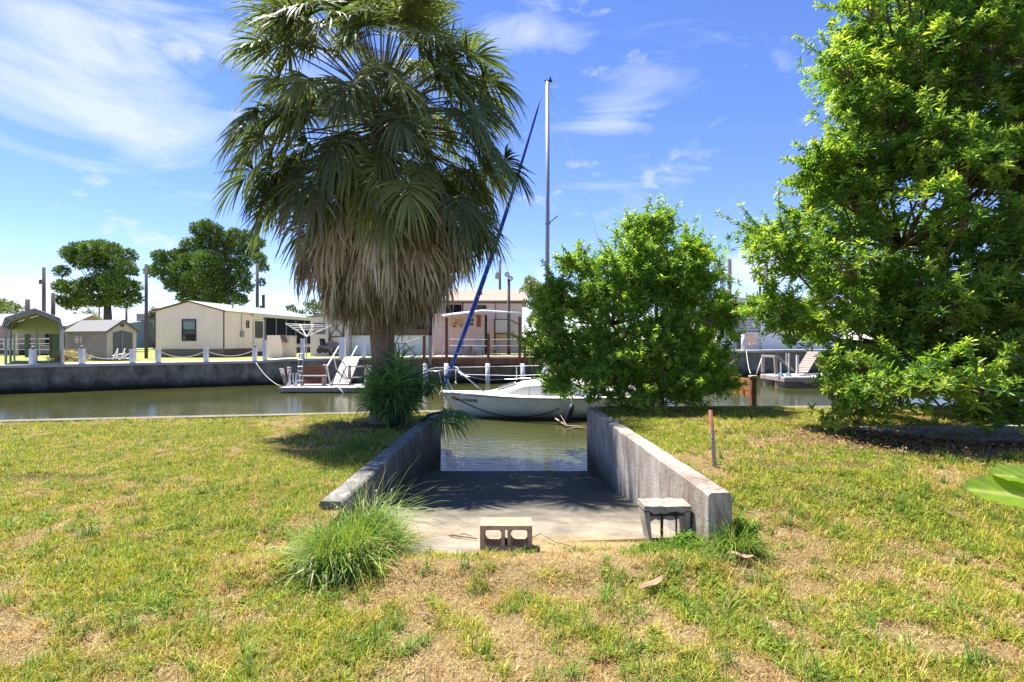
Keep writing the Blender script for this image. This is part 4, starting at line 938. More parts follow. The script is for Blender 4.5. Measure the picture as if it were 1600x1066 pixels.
b.build('shrouds', M['steel'], boat)
# bow rope, hull rope
b = MB(); b.tube([at(690, 607, BY - .05), at(686, 618, BY - .05), at(694, 614, BY - .1), at(696, 622, BY - .12), at(693, 632, BY - .1), at(692, 637, BY - .1)], .022, 6); b.build('bow_line', M['ropew'], boat, True)
def catpx(p0, p1, sag, n=16): 
    return [Vector(p0).lerp(Vector(p1), i / n) - Vector((0, 0, sag * 4 * (i / n) * (1 - i / n))) for i in range(n + 1)]
pts = []
for i in range(25):
    u = i / 24; t_ = .045 + .50 * u; z = WATER + .70 - 1.75 * u * (1 - u) * (1 + .2 * u) + (-.28) * u
    h = max(.3, min(1, (z - (WATER - .35)) / (shz(t_) - WATER + .35))); p = hull_pt(t_, h, -1); pts.append((p[0], p[1] - .03, z))
MB().tube(pts, .016, 6).build('dock_line', M['roped'], boat, True)
fd = thing('boat_fender', 'black leaning piling bumper hanging by the sailboat hull near the right wall', 'fender', at(890, 655, 16.6))
MB().tube([at(884, 662, 16.75), at(886, 656, 16.75), at(892, 640, 16.8), at(894, 632, 16.8)], [.05, .10, .10, .06], 10).build('body', M['dark'], fd, True)
MB().tube([at(893, 634, 16.8), at(894, 612, 16.9)], .014, 6).build('rope', M['ropew'], fd)
# registration characters on the bow
def text_on(txt, size, base, ex, ez, m, parent, name, thick=.004):
    cu = bpy.data.curves.new(name, 'FONT'); cu.body = txt; cu.size = size; cu.extrude = thick; cu.offset = .002; o = bpy.data.objects.new(name, cu); COL.objects.link(o)
    bpy.context.view_layer.update(); dg = bpy.context.evaluated_depsgraph_get(); me = bpy.data.meshes.new_from_object(o.evaluated_get(dg)); bpy.data.objects.remove(o)
    ex = Vector(ex).normalized(); ez = Vector(ez).normalized(); n_ = ex.cross(ez); B = Vector(base) - wloc(parent)
    for v in me.vertices: v.co = B + ex * v.co.x + ez * v.co.y + n_ * v.co.z
    me.materials.clear(); me.materials.append(m); q = bpy.data.objects.new(name, me); COL.objects.link(q); q.parent = parent; return q
h_ = .80
for k, ch in enumerate('FL5508NB'):
    ta = .068 + k * .0125; p = Vector(hull_pt(ta, h_, -1)); p2 = Vector(hull_pt(ta + .0125, h_, -1)); pu = Vector(hull_pt(ta, h_ + .1, -1))
    text_on(ch, .145, p + Vector((0, -.025, 0)), p2 - p, pu - p, M['ink'], boat, 'registration_mark')
p = Vector(hull_pt(.038, h_, -1)); p2 = Vector(hull_pt(.062, h_, -1)); pu = Vector(hull_pt(.038, .93, -1)) - p
MB().add([p + Vector((0, -.02, 0)), p2 + Vector((0, -.02, 0)), p2 + pu + Vector((0, -.02, 0)), p + pu + Vector((0, -.02, 0)), p, p2, p2 + pu, p + pu], [(0, 1, 2, 3), (4, 5, 6, 7), (0, 1, 5, 4), (1, 2, 6, 5), (2, 3, 7, 6), (3, 0, 4, 7)]).build('registration_sticker', M['sticker'], boat)

# ------------------------------------------------------------------ far bank: posts, rope, sheds
def farz(x):   # top of the far wall at world x
    for (a, b_), za, zb in zip(zip(FW[:-1], FW[1:]), FZ[:-1], FZ[1:]):
        if a[0] <= x <= b_[0]: u = (x - a[0]) / (b_[0] - a[0]); return za + (zb - za) * u, a[1] + (b_[1] - a[1]) * u
    return FZ[-1], FW[-1][1]
def wall_hit(px):
    d = 30
    for _ in range(30): d = .5 * d + .5 * farz(X(px, d))[1]
    return d + .25
posts = [(51, 546, 'white square post on the far seawall in front of the metal carport'), (128, 545, 'white post on the far seawall in front of the shed wall with the small window'), (207, 546, 'white post on the far seawall just right of the shed doors'),
         (247, 545, 'white post on the far seawall at the left corner of the beige mobile home'), (322, 544, 'white post on the far seawall under the mobile home window side'), (398, 543, 'white post at the corner where the far seawall bends'),
         (414, 531, 'taller white post just right of the seawall corner, beside the tan boxes'), (473, 529, 'tall white post on the far seawall under the rotary clothesline'), (535, 527, 'wide white leaning post at the top of the dock gangway'), (568, 528, 'white post on the far seawall just left of the palm trunk')]
for i, (px, top, lab) in enumerate(posts):
    d = wall_hit(px); z, _ = farz(X(px, d)); x = X(px, d); w = .105 if i != 8 else .17; zt = Z(top, d); hgt = zt - z
    t = thing('mooring_post', lab, 'post', (x, d, z), 'white posts along the far seawall'); b = MB(); b.box(x - w, x + w, d - w, d + w, z - .05, zt - .04)
    b.build('shaft', M['post'], t); MB().box(x - w - .02, x + w + .02, d - w - .02, d + w + .02, zt - .04, zt).build('cap', M['white'], t)
    if i in (0, 1, 5): MB().tube([(x, d, zt), (x, d, zt + .06), (x, d, zt + .14), (x, d, zt + .17)], [.05, .10, .08, .02], 8).build('knob', M['purple'], t, True)
def rope(label, pts, r, m='ropew', name='rope'):
    t = thing(name, label, 'rope', pts[0]); MB().tube(pts, r, 5).build('strand', M[m], t, True)
def pp(px, dpy): d = wall_hit(px); return at(px, dpy, d)
rope('sagging white rope between the two posts left of the mobile home window', catpx(pp(247, 548), pp(322, 548), .38), .018)
rope('sagging white rope between the posts at the seawall corner', catpx(pp(322, 548), pp(398, 547), .34), .018)
rope('thin rope hanging left of the post in front of the shed', catpx(pp(130, 552), pp(207, 549), .35), .02)
rope('pale mooring rope from the seawall corner down to the floating dock', catpx(at(400, 567, 31), at(440, 604, 27.4), .22), .018)

def gable(name, label, cat, O, rz, Lx, Ly, wall, ridge, over, mw, mr, base=0., trim=None, mw2=None):
    """ridge along local x; O = near left corner"""
    t = thing(name, label, cat, O); b = MB(O, rz)
    b.add([(0, 0, base), (Lx, 0, base), (Lx, Ly, base), (0, Ly, base), (0, 0, wall), (Lx, 0, wall), (Lx, Ly, wall), (0, Ly, wall), (0, Ly / 2, ridge), (Lx, Ly / 2, ridge)],
          [(0, 1, 5, 4), (2, 3, 7, 6), (3, 0, 4, 8, 7), (1, 2, 6, 9, 5), (4, 5, 9, 8), (7, 8, 9, 6), (0, 3, 2, 1)])
    b.build('wall', mw, t)
    r = MB(O, rz); sl = (ridge - wall) / (Ly / 2); th = .07
    for s in (0, 1):
        y0, y1 = (-over, Ly / 2) if s == 0 else (Ly + over, Ly / 2); z0 = wall - sl * over + .01; z1 = ridge + .01
        r.add([(-over, y0, z0), (Lx + over, y0, z0), (Lx + over, y1, z1), (-over, y1, z1), (-over, y0, z0 + th), (Lx + over, y0, z0 + th), (Lx + over, y1, z1 + th), (-over, y1, z1 + th)],
              [(0, 3, 2, 1), (4, 5, 6, 7), (0, 1, 5, 4), (1, 2, 6, 5), (3, 0, 4, 7)])
    ro = r.build('roof', mr, t); return t, ro
def window(parent, O, rz, x0, x1, y, z0, z1, fm, name='window', sash=True, face=-1, axis='x'):
    fr = MB(O, rz); gl = MB(O, rz); f = .07
    def B(m, a0, a1, c0, c1, off0, off1):
        if axis == 'x': m.box(a0, a1, min(y + face * off0, y + face * off1), max(y + face * off0, y + face * off1), c0, c1)
        else: m.box(min(y + face * off0, y + face * off1), max(y + face * off0, y + face * off1), a0, a1, c0, c1)
    B(fr, x0, x0 + f, z0, z1, -.02, .05); B(fr, x1 - f, x1, z0, z1, -.02, .05); B(fr, x0 + f, x1 - f, z1 - f, z1, -.02, .05); B(fr, x0 + f, x1 - f, z0, z0 + f, -.02, .05)
    if sash: B(fr, x0 + f, x1 - f, (z0 + z1) / 2 - .025, (z0 + z1) / 2 + .025, -.02, .045)
    B(gl, x0 + f, x1 - f, z0 + f, z1 - f, -.02, .02)
    w = fr.build(name, fm, parent); gl.build('pane', M['glass'], w); return w

# mobile home: gable end faces the camera-left, long side recedes to the right
d = 40.0; gl_, gr_ = X(242, d), X(350, d - .3); gz_ = .42
O = Vector((gl_, d, gz_)); W_ = gr_ - gl_
t = thing('mobile_home', 'beige mobile home with white metal roof and dark screened porch', 'mobile home', O)
zf = Z(545, d) ; ze = Z(487, d); zr = Z(472, d); zel = Z(486, d)
# local axes: u along gable, v away (long axis heading right and back)
v_ = Vector((X(490, 53) - gr_, 53 - (d - .3), 0)); Lh = v_.length; v_.normalize(); u_ = Vector((gr_ - gl_, -.3, 0)).normalized()
def hp(a, bb, z): return Vector((gl_, d, 0)) + u_ * a + v_ * bb + Vector((0, 0, z))
b = MB(); a_, l1 = W_, 3.4
P0, P1, P2, P3 = (0, 0), (a_, 0), (a_, l1), (0, l1)
def hbox(b, a0, a1, b0, b1, z0, z1):
    b.add([hp(a0, b0, z0), hp(a1, b0, z0), hp(a1, b1, z0), hp(a0, b1, z0), hp(a0, b0, z1), hp(a1, b0, z1), hp(a1, b1, z1), hp(a0, b1, z1)], [(0, 3, 2, 1), (4, 5, 6, 7), (0, 1, 5, 4), (1, 2, 6, 5), (2, 3, 7, 6), (3, 0, 4, 7)])
b.add([hp(0, 0, zf), hp(a_, 0, zf), hp(a_, 0, ze), hp(a_ / 2, 0, zr), hp(0, 0, ze), hp(0, Lh, zf), hp(a_, Lh, zf), hp(a_, Lh, ze), hp(a_ / 2, Lh, zr), hp(0, Lh, ze)],
      [(0, 1, 2, 3, 4), (5, 9, 8, 7, 6), (0, 4, 9, 5), (1, 6, 7, 2), (0, 5, 6, 1), (2, 7, 8, 3), (3, 8, 9, 4)])
wall = b.build('wall', M['beige'], t)
b = MB(); o = .25
for s in (0, 1):
    a0, a1 = (-o, a_ / 2) if s == 0 else (a_ + o, a_ / 2); z0 = ze - .06 + .02; z1 = zr + .02
    b.add([hp(a0, -.15, z0), hp(a0, Lh + .3, z0), hp(a1, Lh + .3, z1), hp(a1, -.15, z1), hp(a0, -.15, z0 + .08), hp(a0, Lh + .3, z0 + .08), hp(a1, Lh + .3, z1 + .08), hp(a1, -.15, z1 + .08)], [(0, 3, 2, 1), (4, 5, 6, 7), (0, 1, 5, 4), (1, 2, 6, 5), (3, 0, 4, 7)])
b.build('roof', M['metroof'], t)
b = MB()   # fascia and corner trims
b.bar(hp(-.25, -.17, ze - .0), hp(a_ / 2, -.17, zr + .05), .04, .10); b.bar(hp(a_ / 2, -.17, zr + .05), hp(a_ + .25, -.17, ze), .04, .10)
b.bar(hp(.03, -.03, zf), hp(.03, -.03, ze), .06); b.bar(hp(a_ + .01, -.02, zf), hp(a_ + .01, -.02, ze), .07)
b.build('brown_trim', M['brown'], t)
b = MB()
for k in range(1, 14): b.bar(hp(a_ * k / 14, -.006, zf + .05), hp(a_ * k / 14, -.006, ze - .05 + .0), .02, .01)
for k in range(1, 8): b.bar(hp(a_ + .006, l1 * k / 8, zf + .05), hp(a_ + .006, l1 * k / 8, ze - .3), .01, .02)
b.build('siding_battens', M['beige'], t)
def hwin(parent, face, c0, c1, z0, z1, fm, name='window'):
    fr = MB(); g = MB(); f = .06
    def q(m, x0, x1, zz0, zz1, o0, o1):
        if face == 'g': hbox(m, x0, x1, -o1, -o0, zz0, zz1)
        else: hbox(m, a_ + o0, a_ + o1, x0, x1, zz0, zz1)
    q(fr, c0, c0 + f, z0, z1, -.02, .06); q(fr, c1 - f, c1, z0, z1, -.02, .06); q(fr, c0 + f, c1 - f, z1 - f, z1, -.02, .06); q(fr, c0 + f, c1 - f, z0, z0 + f, -.02, .06); q(fr, c0 + f, c1 - f, (z0 + z1) / 2 - .03, (z0 + z1) / 2 + .03, -.02, .055)
    q(g, c0 + f, c1 - f, z0 + f, z1 - f, -.02, .02)
    w = fr.build(name, fm, parent); g.build('pane', M['glass'], w); return w
wx0 = (285 - 242) / 108 * a_; wx1 = (307 - 242) / 108 * a_
w = hwin(t, 'g', wx0, wx1, Z(533, d), Z(499, d), M['dark']); 
b = MB(); hbox(b, wx0 + .1, wx1 - .1, -.028, -.022, Z(515, d), Z(503, d)); b.build('blind', M['turq'], w)
hwin(t, 's', l1 - .75, l1 - .4, Z(512, 41), Z(500, 41), M['brown'])
# screen door and screened porch along the long side
sd = MB(); hbox(sd, a_ + .02, a_ + .07, l1 + .15, l1 + .3, zf - .3, ze - .45); hbox(sd, a_ + .02, a_ + .07, l1 + 1.45, l1 + 1.6, zf - .3, ze - .45); hbox(sd, a_ + .02, a_ + .07, l1 + .3, l1 + 1.45, ze - .6, ze - .45); hbox(sd, a_ + .02, a_ + .07, l1 + .3, l1 + 1.45, zf + .75, zf + .85)
sdo = sd.build('screen_door', M['trimw'], t); b = MB(); hbox(b, a_ + .025, a_ + .04, l1 + .3, l1 + 1.45, zf - .3, zf + .75); b.build('panel', M['beige'], sdo); b = MB(); hbox(b, a_ + .025, a_ + .04, l1 + .3, l1 + 1.45, zf + .85, ze - .6); b.build('mesh', M['pole'], sdo)
b = MB(); hbox(b, a_ + .01, a_ + .03, l1 + 1.6, Lh - .1, zf + .35, ze - .25); po = b.build('porch_screen', M['navy'], t)
b = MB()
for k in range(6): hbox(b, a_ + .03, a_ + .09, l1 + 1.7 + k * (Lh - l1 - 2) / 5, l1 + 1.78 + k * (Lh - l1 - 2) / 5, zf, ze - .25)
hbox(b, a_ + .03, a_ + .08, l1 + 1.6, Lh - .1, zf + .25, zf + .35); b.build('porch_frame', M['cppost'], po)
b = MB(); hbox(b, a_ + .05, a_ + .3, l1 - .1, Lh + .2, ze - .22, ze - .02); b.build('gutter', M['trimw'], t)
b = MB(); hbox(b, .05, a_ - .03, .05, Lh - .1, gz_ - .1, zf + .02); sk = b.build('skirting', M['brown'], t)
b = MB(); hbox(b, a_ + .02, a_ + .16, l1 - 1.5, l1 - 1.2, zf + .9, zf + 1.4); b.build('meter_box', M['greyh'], t)
b = MB(); hbox(b, a_ + .03, a_ + .06, l1 - 1.38, l1 - 1.34, zf + 1.4, ze - .1); b.build('conduit', M['greyh'], t)
b = MB(); hbox(b, -.02, a_ + .02, -.05, -.008, zf - .03, zf + .05); b.build('sill_board', M['trimw'], t)
b = MB(); b.tube([hp(a_ * .75, 3, ze + .2), hp(a_ * .75, 3, zr + .15)], .07, 8); b.tube([hp(a_ * .75, 3, zr + .13), hp(a_ * .75, 3, zr + .2)], .12, 8); b.build('roof_vent', M['alu'], t)
b = MB(); zz = gz_
for k in range(34):
    x = .1 + k * (a_ - .2) / 34; b.bar(hp(x, .02, zz), hp(x + .3, .02, zf), .035, .01); b.bar(hp(x + .3, .02, zz), hp(x, .02, zf), .035, .01)
b.build('lattice', M['trimw'], sk)
# flat hose, plant etc in front
t = thing('storage_box', 'large tan cabinet box standing in front of the screened porch', 'box', (X(432, 36), 36, .45))
x0, x1 = X(417, 36), X(441, 36); zz0, zz1 = .45, Z(524, 36); MB().prism([(x0, 36, zz0), (x1, 36, zz0), (x1 + .02, 36, zz0 + .5), (x1 - .15, 36, zz1), (x0, 36, zz1)], (0, .9, 0)).build('body', M['beige'], t)
MB().prism([(x1 - .12, 36.05, zz1 + .01), (x1 + .12, 36.05, zz1 - .5), (x1 + .16, 36.05, zz1 - .48), (x1 - .08, 36.05, zz1 + .03)], (0, .7, 0)).build('flap', M['brown'], t)
t = thing('storage_box', 'smaller tan cabinet just right of the large tan box', 'box', (X(450, 36.6), 36.6, .45))
x0, x1 = X(442, 36.6), X(457, 36.6); MB().box(x0, x1, 36.6, 37.3, .45, Z(526, 36.6)).build('body', M['beige'], t, bevel=.03); MB().box(x0 - .02, x1 + .02, 36.57, 37.33, Z(526, 36.6), Z(524.5, 36.6)).build('lid', M['trimw'], t)

# small grey shed
d = 32.5; O = Vector((X(104, d + 1.0), d + .6, .40))
sx0, sx1 = X(104, 34.0), X(167, 32.6); sl = thing('garden_shed', 'small grey shed with pale roof, cross window and dark double doors', 'shed', (sx0, 34, .4))
A0 = Vector((sx0, 34.0, .38)); A1 = Vector((sx1, 32.6, .38)); g0 = A1; g1 = Vector((X(213, 34.2), 34.2, .38)); up = Vector((0, 0, 1))
uu = (A1 - A0); ll = uu.length; uu.normalize(); ww_ = (g1 - A1)
wz = Z(517, 32.6) - .38; rz_ = Z(501, 33.2) - .38
def sp(a, w, z): return A0 + uu * a + ww_ * w + up * z
b = MB(); b.add([sp(0, 0, 0), sp(ll, 0, 0), sp(ll, 0, wz), sp(0, 0, wz), sp(0, 1, 0), sp(ll, 1, 0), sp(ll, 1, wz), sp(0, 1, wz)], [(0, 1, 2, 3), (4, 7, 6, 5), (0, 3, 7, 4)]); b.build('side_wall', M['greyp'], sl)
b = MB(); b.add([sp(ll, 0, 0), sp(ll, 1, 0), sp(ll, 1, wz), sp(ll, .5, rz_), sp(ll, 0, wz)], [(0, 1, 2, 3, 4)]); b.build('gable_wall', M['shedlt'], sl)
b = MB(); b.add([sp(0, 0, wz), sp(0, 1, wz), sp(0, .5, rz_)], [(0, 1, 2)]); b.build('gable_wall', M['shedlt'], sl)
b = MB()
for w0 in (-.07, 1.07):
    zo = wz - (rz_ - wz) * .14; b.add([sp(-.1, w0, zo), sp(ll + .15, w0, zo), sp(ll + .15, .5, rz_), sp(-.1, .5, rz_), sp(-.1, w0, zo + .07), sp(ll + .15, w0, zo + .07), sp(ll + .15, .5, rz_ + .07), sp(-.1, .5, rz_ + .07)], [(0, 3, 2, 1), (4, 5, 6, 7), (0, 1, 5, 4), (1, 2, 6, 5), (3, 0, 4, 7)])
b.build('roof', M['shedroof'], sl)
b = MB(); e = .03; b.bar(sp(ll + .17, -.07, wz - .09), sp(ll + .17, .5, rz_ + .02), .03, .12); b.bar(sp(ll + .17, .5, rz_ + .02), sp(ll + .17, 1.07, wz - .09), .03, .12); b.build('fascia', M['doors'], sl)
for (w0, w1) in ((.2, .485), (.5, .86)):
    b = MB(); b.add([sp(ll + e, w0, .05), sp(ll + e, w1, .05), sp(ll + e, w1, 1.75 if w0 > .4 else 1.9), sp(ll + e, w0, 1.75 if w0 < .4 else 1.9), sp(ll - .02, w0, .05), sp(ll - .02, w1, .05), sp(ll - .02, w1, 1.75 if w0 > .4 else 1.9), sp(ll - .02, w0, 1.75 if w0 < .4 else 1.9)], [(0, 1, 2, 3), (4, 7, 6, 5), (0, 4, 5, 1), (3, 2, 6, 7), (0, 3, 7, 4), (1, 5, 6, 2)]); b.build('door', M['doors'], sl)
b = MB(); b.bar(sp(ll + .05, .49, .1), sp(ll + .05, .49, 1.85), .03); b.build('door_handle', M['alu'], sl)
b = MB(); c = sp(ll + .03, .5, rz_ - .3); b.tube([c, c + uu * .04], [.12, .12], 12); b.build('gable_vent', M['brown'], sl)
nn = Vector((uu.y, -uu.x, 0))
b = MB(); wb = MB()
c0 = (118 - 104) / 63 * ll; c1 = (130 - 104) / 63 * ll; z0, z1 = Z(537, 33.6) - .38, Z(525, 33.6) - .38
b.add([sp(c0, 0, z0) + nn * .02, sp(c1, 0, z0) + nn * .02, sp(c1, 0, z1) + nn * .02, sp(c0, 0, z1) + nn * .02], [(0, 1, 2, 3)]); wo = b.build('window', M['glass'], sl)
m_ = (c0 + c1) / 2; mz = (z0 + z1) / 2; wb.bar(sp(m_, 0, z0) + nn * .03, sp(m_, 0, z1) + nn * .03, .06); wb.bar(sp(c0, 0, mz) + nn * .03, sp(c1, 0, mz) + nn * .03, .06); wb.build('window_bars', M['trimw'], wo)

# carport
cp = thing('carport', 'open metal carport with rounded roof on thin posts', 'carport', (X(55, 28), 28, .38))
ya, yb = 27.6, 33.5
arch = [(-1, 568), (5, 508), (12, 498), (55, 484.5), (97, 500), (103, 509), (104, 512)]
fr = [(5, 512), (10, 498), (55, 484.5), (93, 499), (97.5, 515)]
f0 = [at(px, py, ya) for px, py in fr]; fl_ = Vector((-5.3, 6.0, 0))
b = MB()
for i in range(4): b.add([f0[i], f0[i + 1], f0[i + 1] + fl_, f0[i] + fl_] + [p + up * .05 for p in (f0[i], f0[i + 1], f0[i + 1] + fl_, f0[i] + fl_)], [(0, 1, 2, 3), (4, 7, 6, 5), (0, 4, 5, 1)])
b.build('roof', M['cproof'], cp)
b = MB()
for i in range(4): b.bar(f0[i] + Vector((0, -.03, .03)), f0[i + 1] + Vector((0, -.03, .03)), .06, .12)
b.build('roof_edge', M['cppost'], cp)
q = [p + fl_ * .97 + Vector((0, 0, -.02)) for p in f0]; ez = q[0].z - .25
MB().prism([(q[0].x, q[0].y, ez)] + [tuple(p) for p in q] + [(q[-1].x, q[-1].y, ez)], (0, .05, 0)).build('rear_gable_panel', M['cpgable'], cp)
for k in range(3):
    o = fl_ * (k / 2)
    for (px, top) in ((9, 512), (97.5, 514)):
        p = at(px, top, ya) + o; MB().bar((p.x, p.y, .36), tuple(p), .08).build('post', M['cppost'] if px < 50 else M['alu'], cp)
p = at(55, 512, ya) + fl_ * .35; MB().bar((p.x, p.y, .36), (p.x, p.y, p.z), .07).build('post', M['cppost'], cp)
for k in range(3):
    b = MB(); o = fl_ * (k / 2); q = [p + o - up * .08 for p in f0]
    for i in range(4): b.bar(q[i], q[i + 1], .05)
    b.bar(q[0].lerp(q[1], .1), q[1].lerp(q[2], .3), .05)
    b.build('truss', M['cppost'], cp)
# chain link fence rail under the carport, neighbour houses behind
t = thing('wire_fence', 'low wire fence with thin rails seen through the carport', 'fence', (X(40, 40), 40, .4)); b = MB()
for z in (.6, 1.1, 1.5): b.tube([(X(-40, 40), 40, .4 + z * .9), (X(100, 40), 40, .4 + z * .9)], .025, 5)
for k in range(9): x = X(-40 + k * 17, 40); b.tube([(x, 40, .4), (x, 40, 1.85)], .03, 5)
b.build('rails', M['alu'], t)
t, ro = gable('house', 'dusty pink house with white porch railing behind the carport', 'house', Vector((X(-40, 46), 46, .45)), 0, 8.2, 5, 2.6, 3.6, .4, M['redp'], M['cptop'])
window(t, Vector((X(-40, 46), 46, .45)), 0, 5.6, 7.2, 0, .7, 2.1, M['trimw']); b = MB(); ox = X(-40, 46)
for k in range(12): b.box(ox + .3 + k * .38, ox + .36 + k * .38, 45.2, 45.25, .9, 1.7)
b.box(ox + .2, ox + 4.6, 45.18, 45.27, 1.7, 1.8); b.box(ox + .2, ox + 4.6, 45.18, 45.27, .85, .93)
for k in range(3): b.box(ox + .2 + k * 2.1, ox + .35 + k * 2.1, 45.15, 45.3, .45, 2.9)
b.build('porch_railing', M['trimw'], t); MB().box(ox + .1, ox + 4.7, 45.3, 45.98, .45, .9).build('porch_base', M['brown'], t)
t = thing('green_panel', 'tall dark green panel between the carport and the small shed', 'screen', (X(89, 36), 36, .4)); b = MB(); b.box(X(79, 36), X(99, 36), 36, 36.08, .4, Z(512, 36)); b.build('panel', M['greenp'], t); b = MB(); b.box(X(78, 36), X(79.4, 36), 35.95, 36.1, .4, Z(511, 36)); b.box(X(99, 36), X(100, 36), 35.95, 36.1, .4, Z(511, 36)); b.build('frame', M['brown'], t)
t = thing('green_panel', 'narrow green board upright seen through the middle of the carport', 'screen', (X(41, 38), 38, .4)); MB().box(X(38.5, 38), X(44, 38), 38, 38.1, .4, Z(512, 38)).build('board', M['greenp'], t); MB().box(X(38, 38), X(44.5, 38), 37.97, 38.13, Z(512, 38), Z(511, 38)).build('cap', M['brown'], t)
t, ro = gable('building', 'long blue grey flat building on the horizon left of the shed', 'building', Vector((X(96, 70), 70, .6)), 0, 8.5, 6, 3.3, 3.7, .2, M['bluew'], M['greyh'])
for k in range(3): window(t, Vector((X(96, 70), 70, .6)), 0, 1 + k * 2.4, 2.2 + k * 2.4, 0, 1.2, 2.3, M['trimw'])
t, ro = gable('house', 'grey two storey house between the shed and the mobile home', 'house', Vector((X(213, 75), 75, .6)), 0, 4.6, 6, 4.9, 5.7, .3, M['greyh'], M['cppost'])
for k in range(2):
    for j in range(2): window(t, Vector((X(213, 75), 75, .6)), 0, .6 + k * 1.9, 1.7 + k * 1.9, 0, .9 + j * 2.1, 2.1 + j * 2.1, M['trimw'])
t = thing('straw_heap', 'heap of pale dry brush in front of the small shed', 'brush pile', (X(112, 31), 31, .4)); vs = []
A = Acc(); n = 1500; x = RNG.uniform(X(88, 31), X(130, 31), n); y = 31 + RNG.normal(0, .25, n); hgt = .45 * np.abs(np.sin((x - X(88, 31)) * 2.2)) + .15
d_ = RNG.normal(0, 1, (n, 3)); d_[:, 2] = np.abs(d_[:, 2]) * .6; A.add(*ribbons(np.stack([x, y, .4 + RNG.random(n) * hgt], 1), d_, unit(np.cross(d_, RNG.normal(0, 1, (n, 3)))), RNG.uniform(.15, .4, n), np.full(n, .035), np.full(n, .3), [1, .8, .2], np.array([.55, .45, .30]) * RNG.uniform(.5, 1.2, (n, 1)))); A.build('dry_stems', M['grass'], t)
t = thing('bent_pipes', 'jumble of white bent pipes lying in front of the shed doors', 'scrap', at(188, 565, 30.5)); b = MB()
for (a1, a2, b1, b2) in ((176, 562, 184, 545), (184, 545, 182, 560), (176, 556, 196, 552), (190, 560, 195, 545), (186, 562, 206, 550), (180, 560, 206, 560), (195, 545, 192, 556)): b.tube([at(a1, a2, 30.5), at(b1, b2, 30.6)], .035, 5)
b.build('pipes', M['white'], t)

# rotary clothesline
t = thing('rotary_clothesline', 'white rotary clothesline with arms spread like an upturned umbrella', 'clothesline', at(479, 560, 33.5)); hubp = at(479, 526, 33.5)
MB().tube([at(479, 561, 33.5), hubp], .035, 8).build('pole', M['alu'], t)
tips = [at(446, 505.5, 32.8), at(468, 507, 35.0), at(520, 508, 34.2), at(492, 507, 31.8)]
for p in tips: MB().tube([hubp, p], .035, 6).build('arm', M['white'], t)
b = MB()
for k in (.55, .7, .85, .98):
    q = [hubp.lerp(p, k) for p in (tips[0], tips[1], tips[2], tips[3], tips[0])]
    for i in range(4): b.tube([q[i], q[i + 1]], .012, 4)
b.build('lines', M['white'], t)
# mower
t = thing('ride_on_mower', 'small dark ride-on mower parked on the grass by the white garage', 'mower', at(512, 552, 35)); P = lambda px, py, dd=35: at(px, py, dd)
MB().prism([P(497, 545), P(497, 540), P(508, 539), P(512, 534), P(524, 534), P(528, 540), P(528, 546)], (0, .8, 0)).build('body', M['redm'], t, bevel=.02)
MB().prism([P(500, 540), P(499, 529), P(502, 529), P(505, 538), P(511, 538), P(511, 540)], (0, .6, 0)).build('seat', M['dark'], t)
for (px, r) in ((500, 4.5), (524, 3.8)):
    c = P(px, 548); MB().tube([c - Vector((0, .12, 0)), c + Vector((0, .1, 0))], r * 35 / 810, 14).build('wheel', M['dark'], t)
    c = P(px, 548); MB().tube([c - Vector((0, .92 - 1.9, 0)), c + Vector((0, 1.1, 0))], r * 35 / 810, 14).build('wheel', M['dark'], t)
MB().tube([P(516, 534), P(513, 528), P(517, 526)], .03, 6).build('steering', M['dark'], t)

# white garage with x-braced gate and long screened room
gy = 38.5
O = Vector((X(485, gy), gy, .5)); t = thing('garage', 'pinkish white garage with window, brown braced gate and screened room beside the palm', 'garage', O)
b = MB(); xa, xb = X(485, gy), X(545, gy); zt = Z(500, gy); b.add([(xa, gy, .45), (xb, gy, .45), (xb, gy, Z(487, gy)), (xa, gy, Z(497, gy)), (xa, gy + 5, .45), (xb, gy + 5, .45), (xb, gy + 5, Z(487, gy)), (xa, gy + 5, Z(497, gy))], [(0, 1, 2, 3), (4, 7, 6, 5), (0, 3, 7, 4), (1, 5, 6, 2), (3, 2, 6, 7)]); b.build('wall', M['trimw'], t)
b = MB(); b.add([(xa - .2, gy - .3, Z(497, gy) + .03), (xb + .1, gy - .3, Z(487, gy) + .03), (xb + .1, gy + 5.2, Z(487, gy) + .03), (xa - .2, gy + 5.2, Z(497, gy) + .03)], [(0, 1, 2, 3)]); b.prism([(xa - .2, gy - .3, Z(497, gy) + .04), (xb + .1, gy - .3, Z(487, gy) + .04), (xb + .1, gy - .3, Z(487, gy) + .12), (xa - .2, gy - .3, Z(497, gy) + .12)], (0, 5.5, 0)); b.build('roof', M['metroof'], t)
window(t, Vector((0, gy, 0)), 0, X(490, gy), X(508, gy), 0, Z(522, gy), Z(505, gy), M['brown'])
gt = MB(); x0, x1, z0, z1 = X(515, gy), X(537, gy), .6, Z(499, gy)
zz = [z0, (z0 + z1) / 2, z1]
for z in zz: gt.bar((x0, gy - .06, z), (x1, gy - .06, z), .09)
for x in (x0, x1): gt.bar((x, gy - .08, z0), (x, gy - .08, z1), .09)
for k in range(2): gt.bar((x0, gy - .1, zz[k]), (x1, gy - .1, zz[k + 1]), .06); gt.bar((x1, gy - .12, zz[k]), (x0, gy - .12, zz[k + 1]), .06)
gt.build('braced_gate', M['brown'], t)
b = MB(); b.box(X(545.5, gy), X(672, gy + 1), gy + .6, gy + 5, .55, Z(524, gy)); b.build('low_wall', M['white'], t)
b = MB(); b.box(X(545.5, gy), X(672, gy + 1), gy + .5, gy + 5.05, Z(524, gy) + .004, Z(514, gy)); b.build('beam', M['brown'], t)
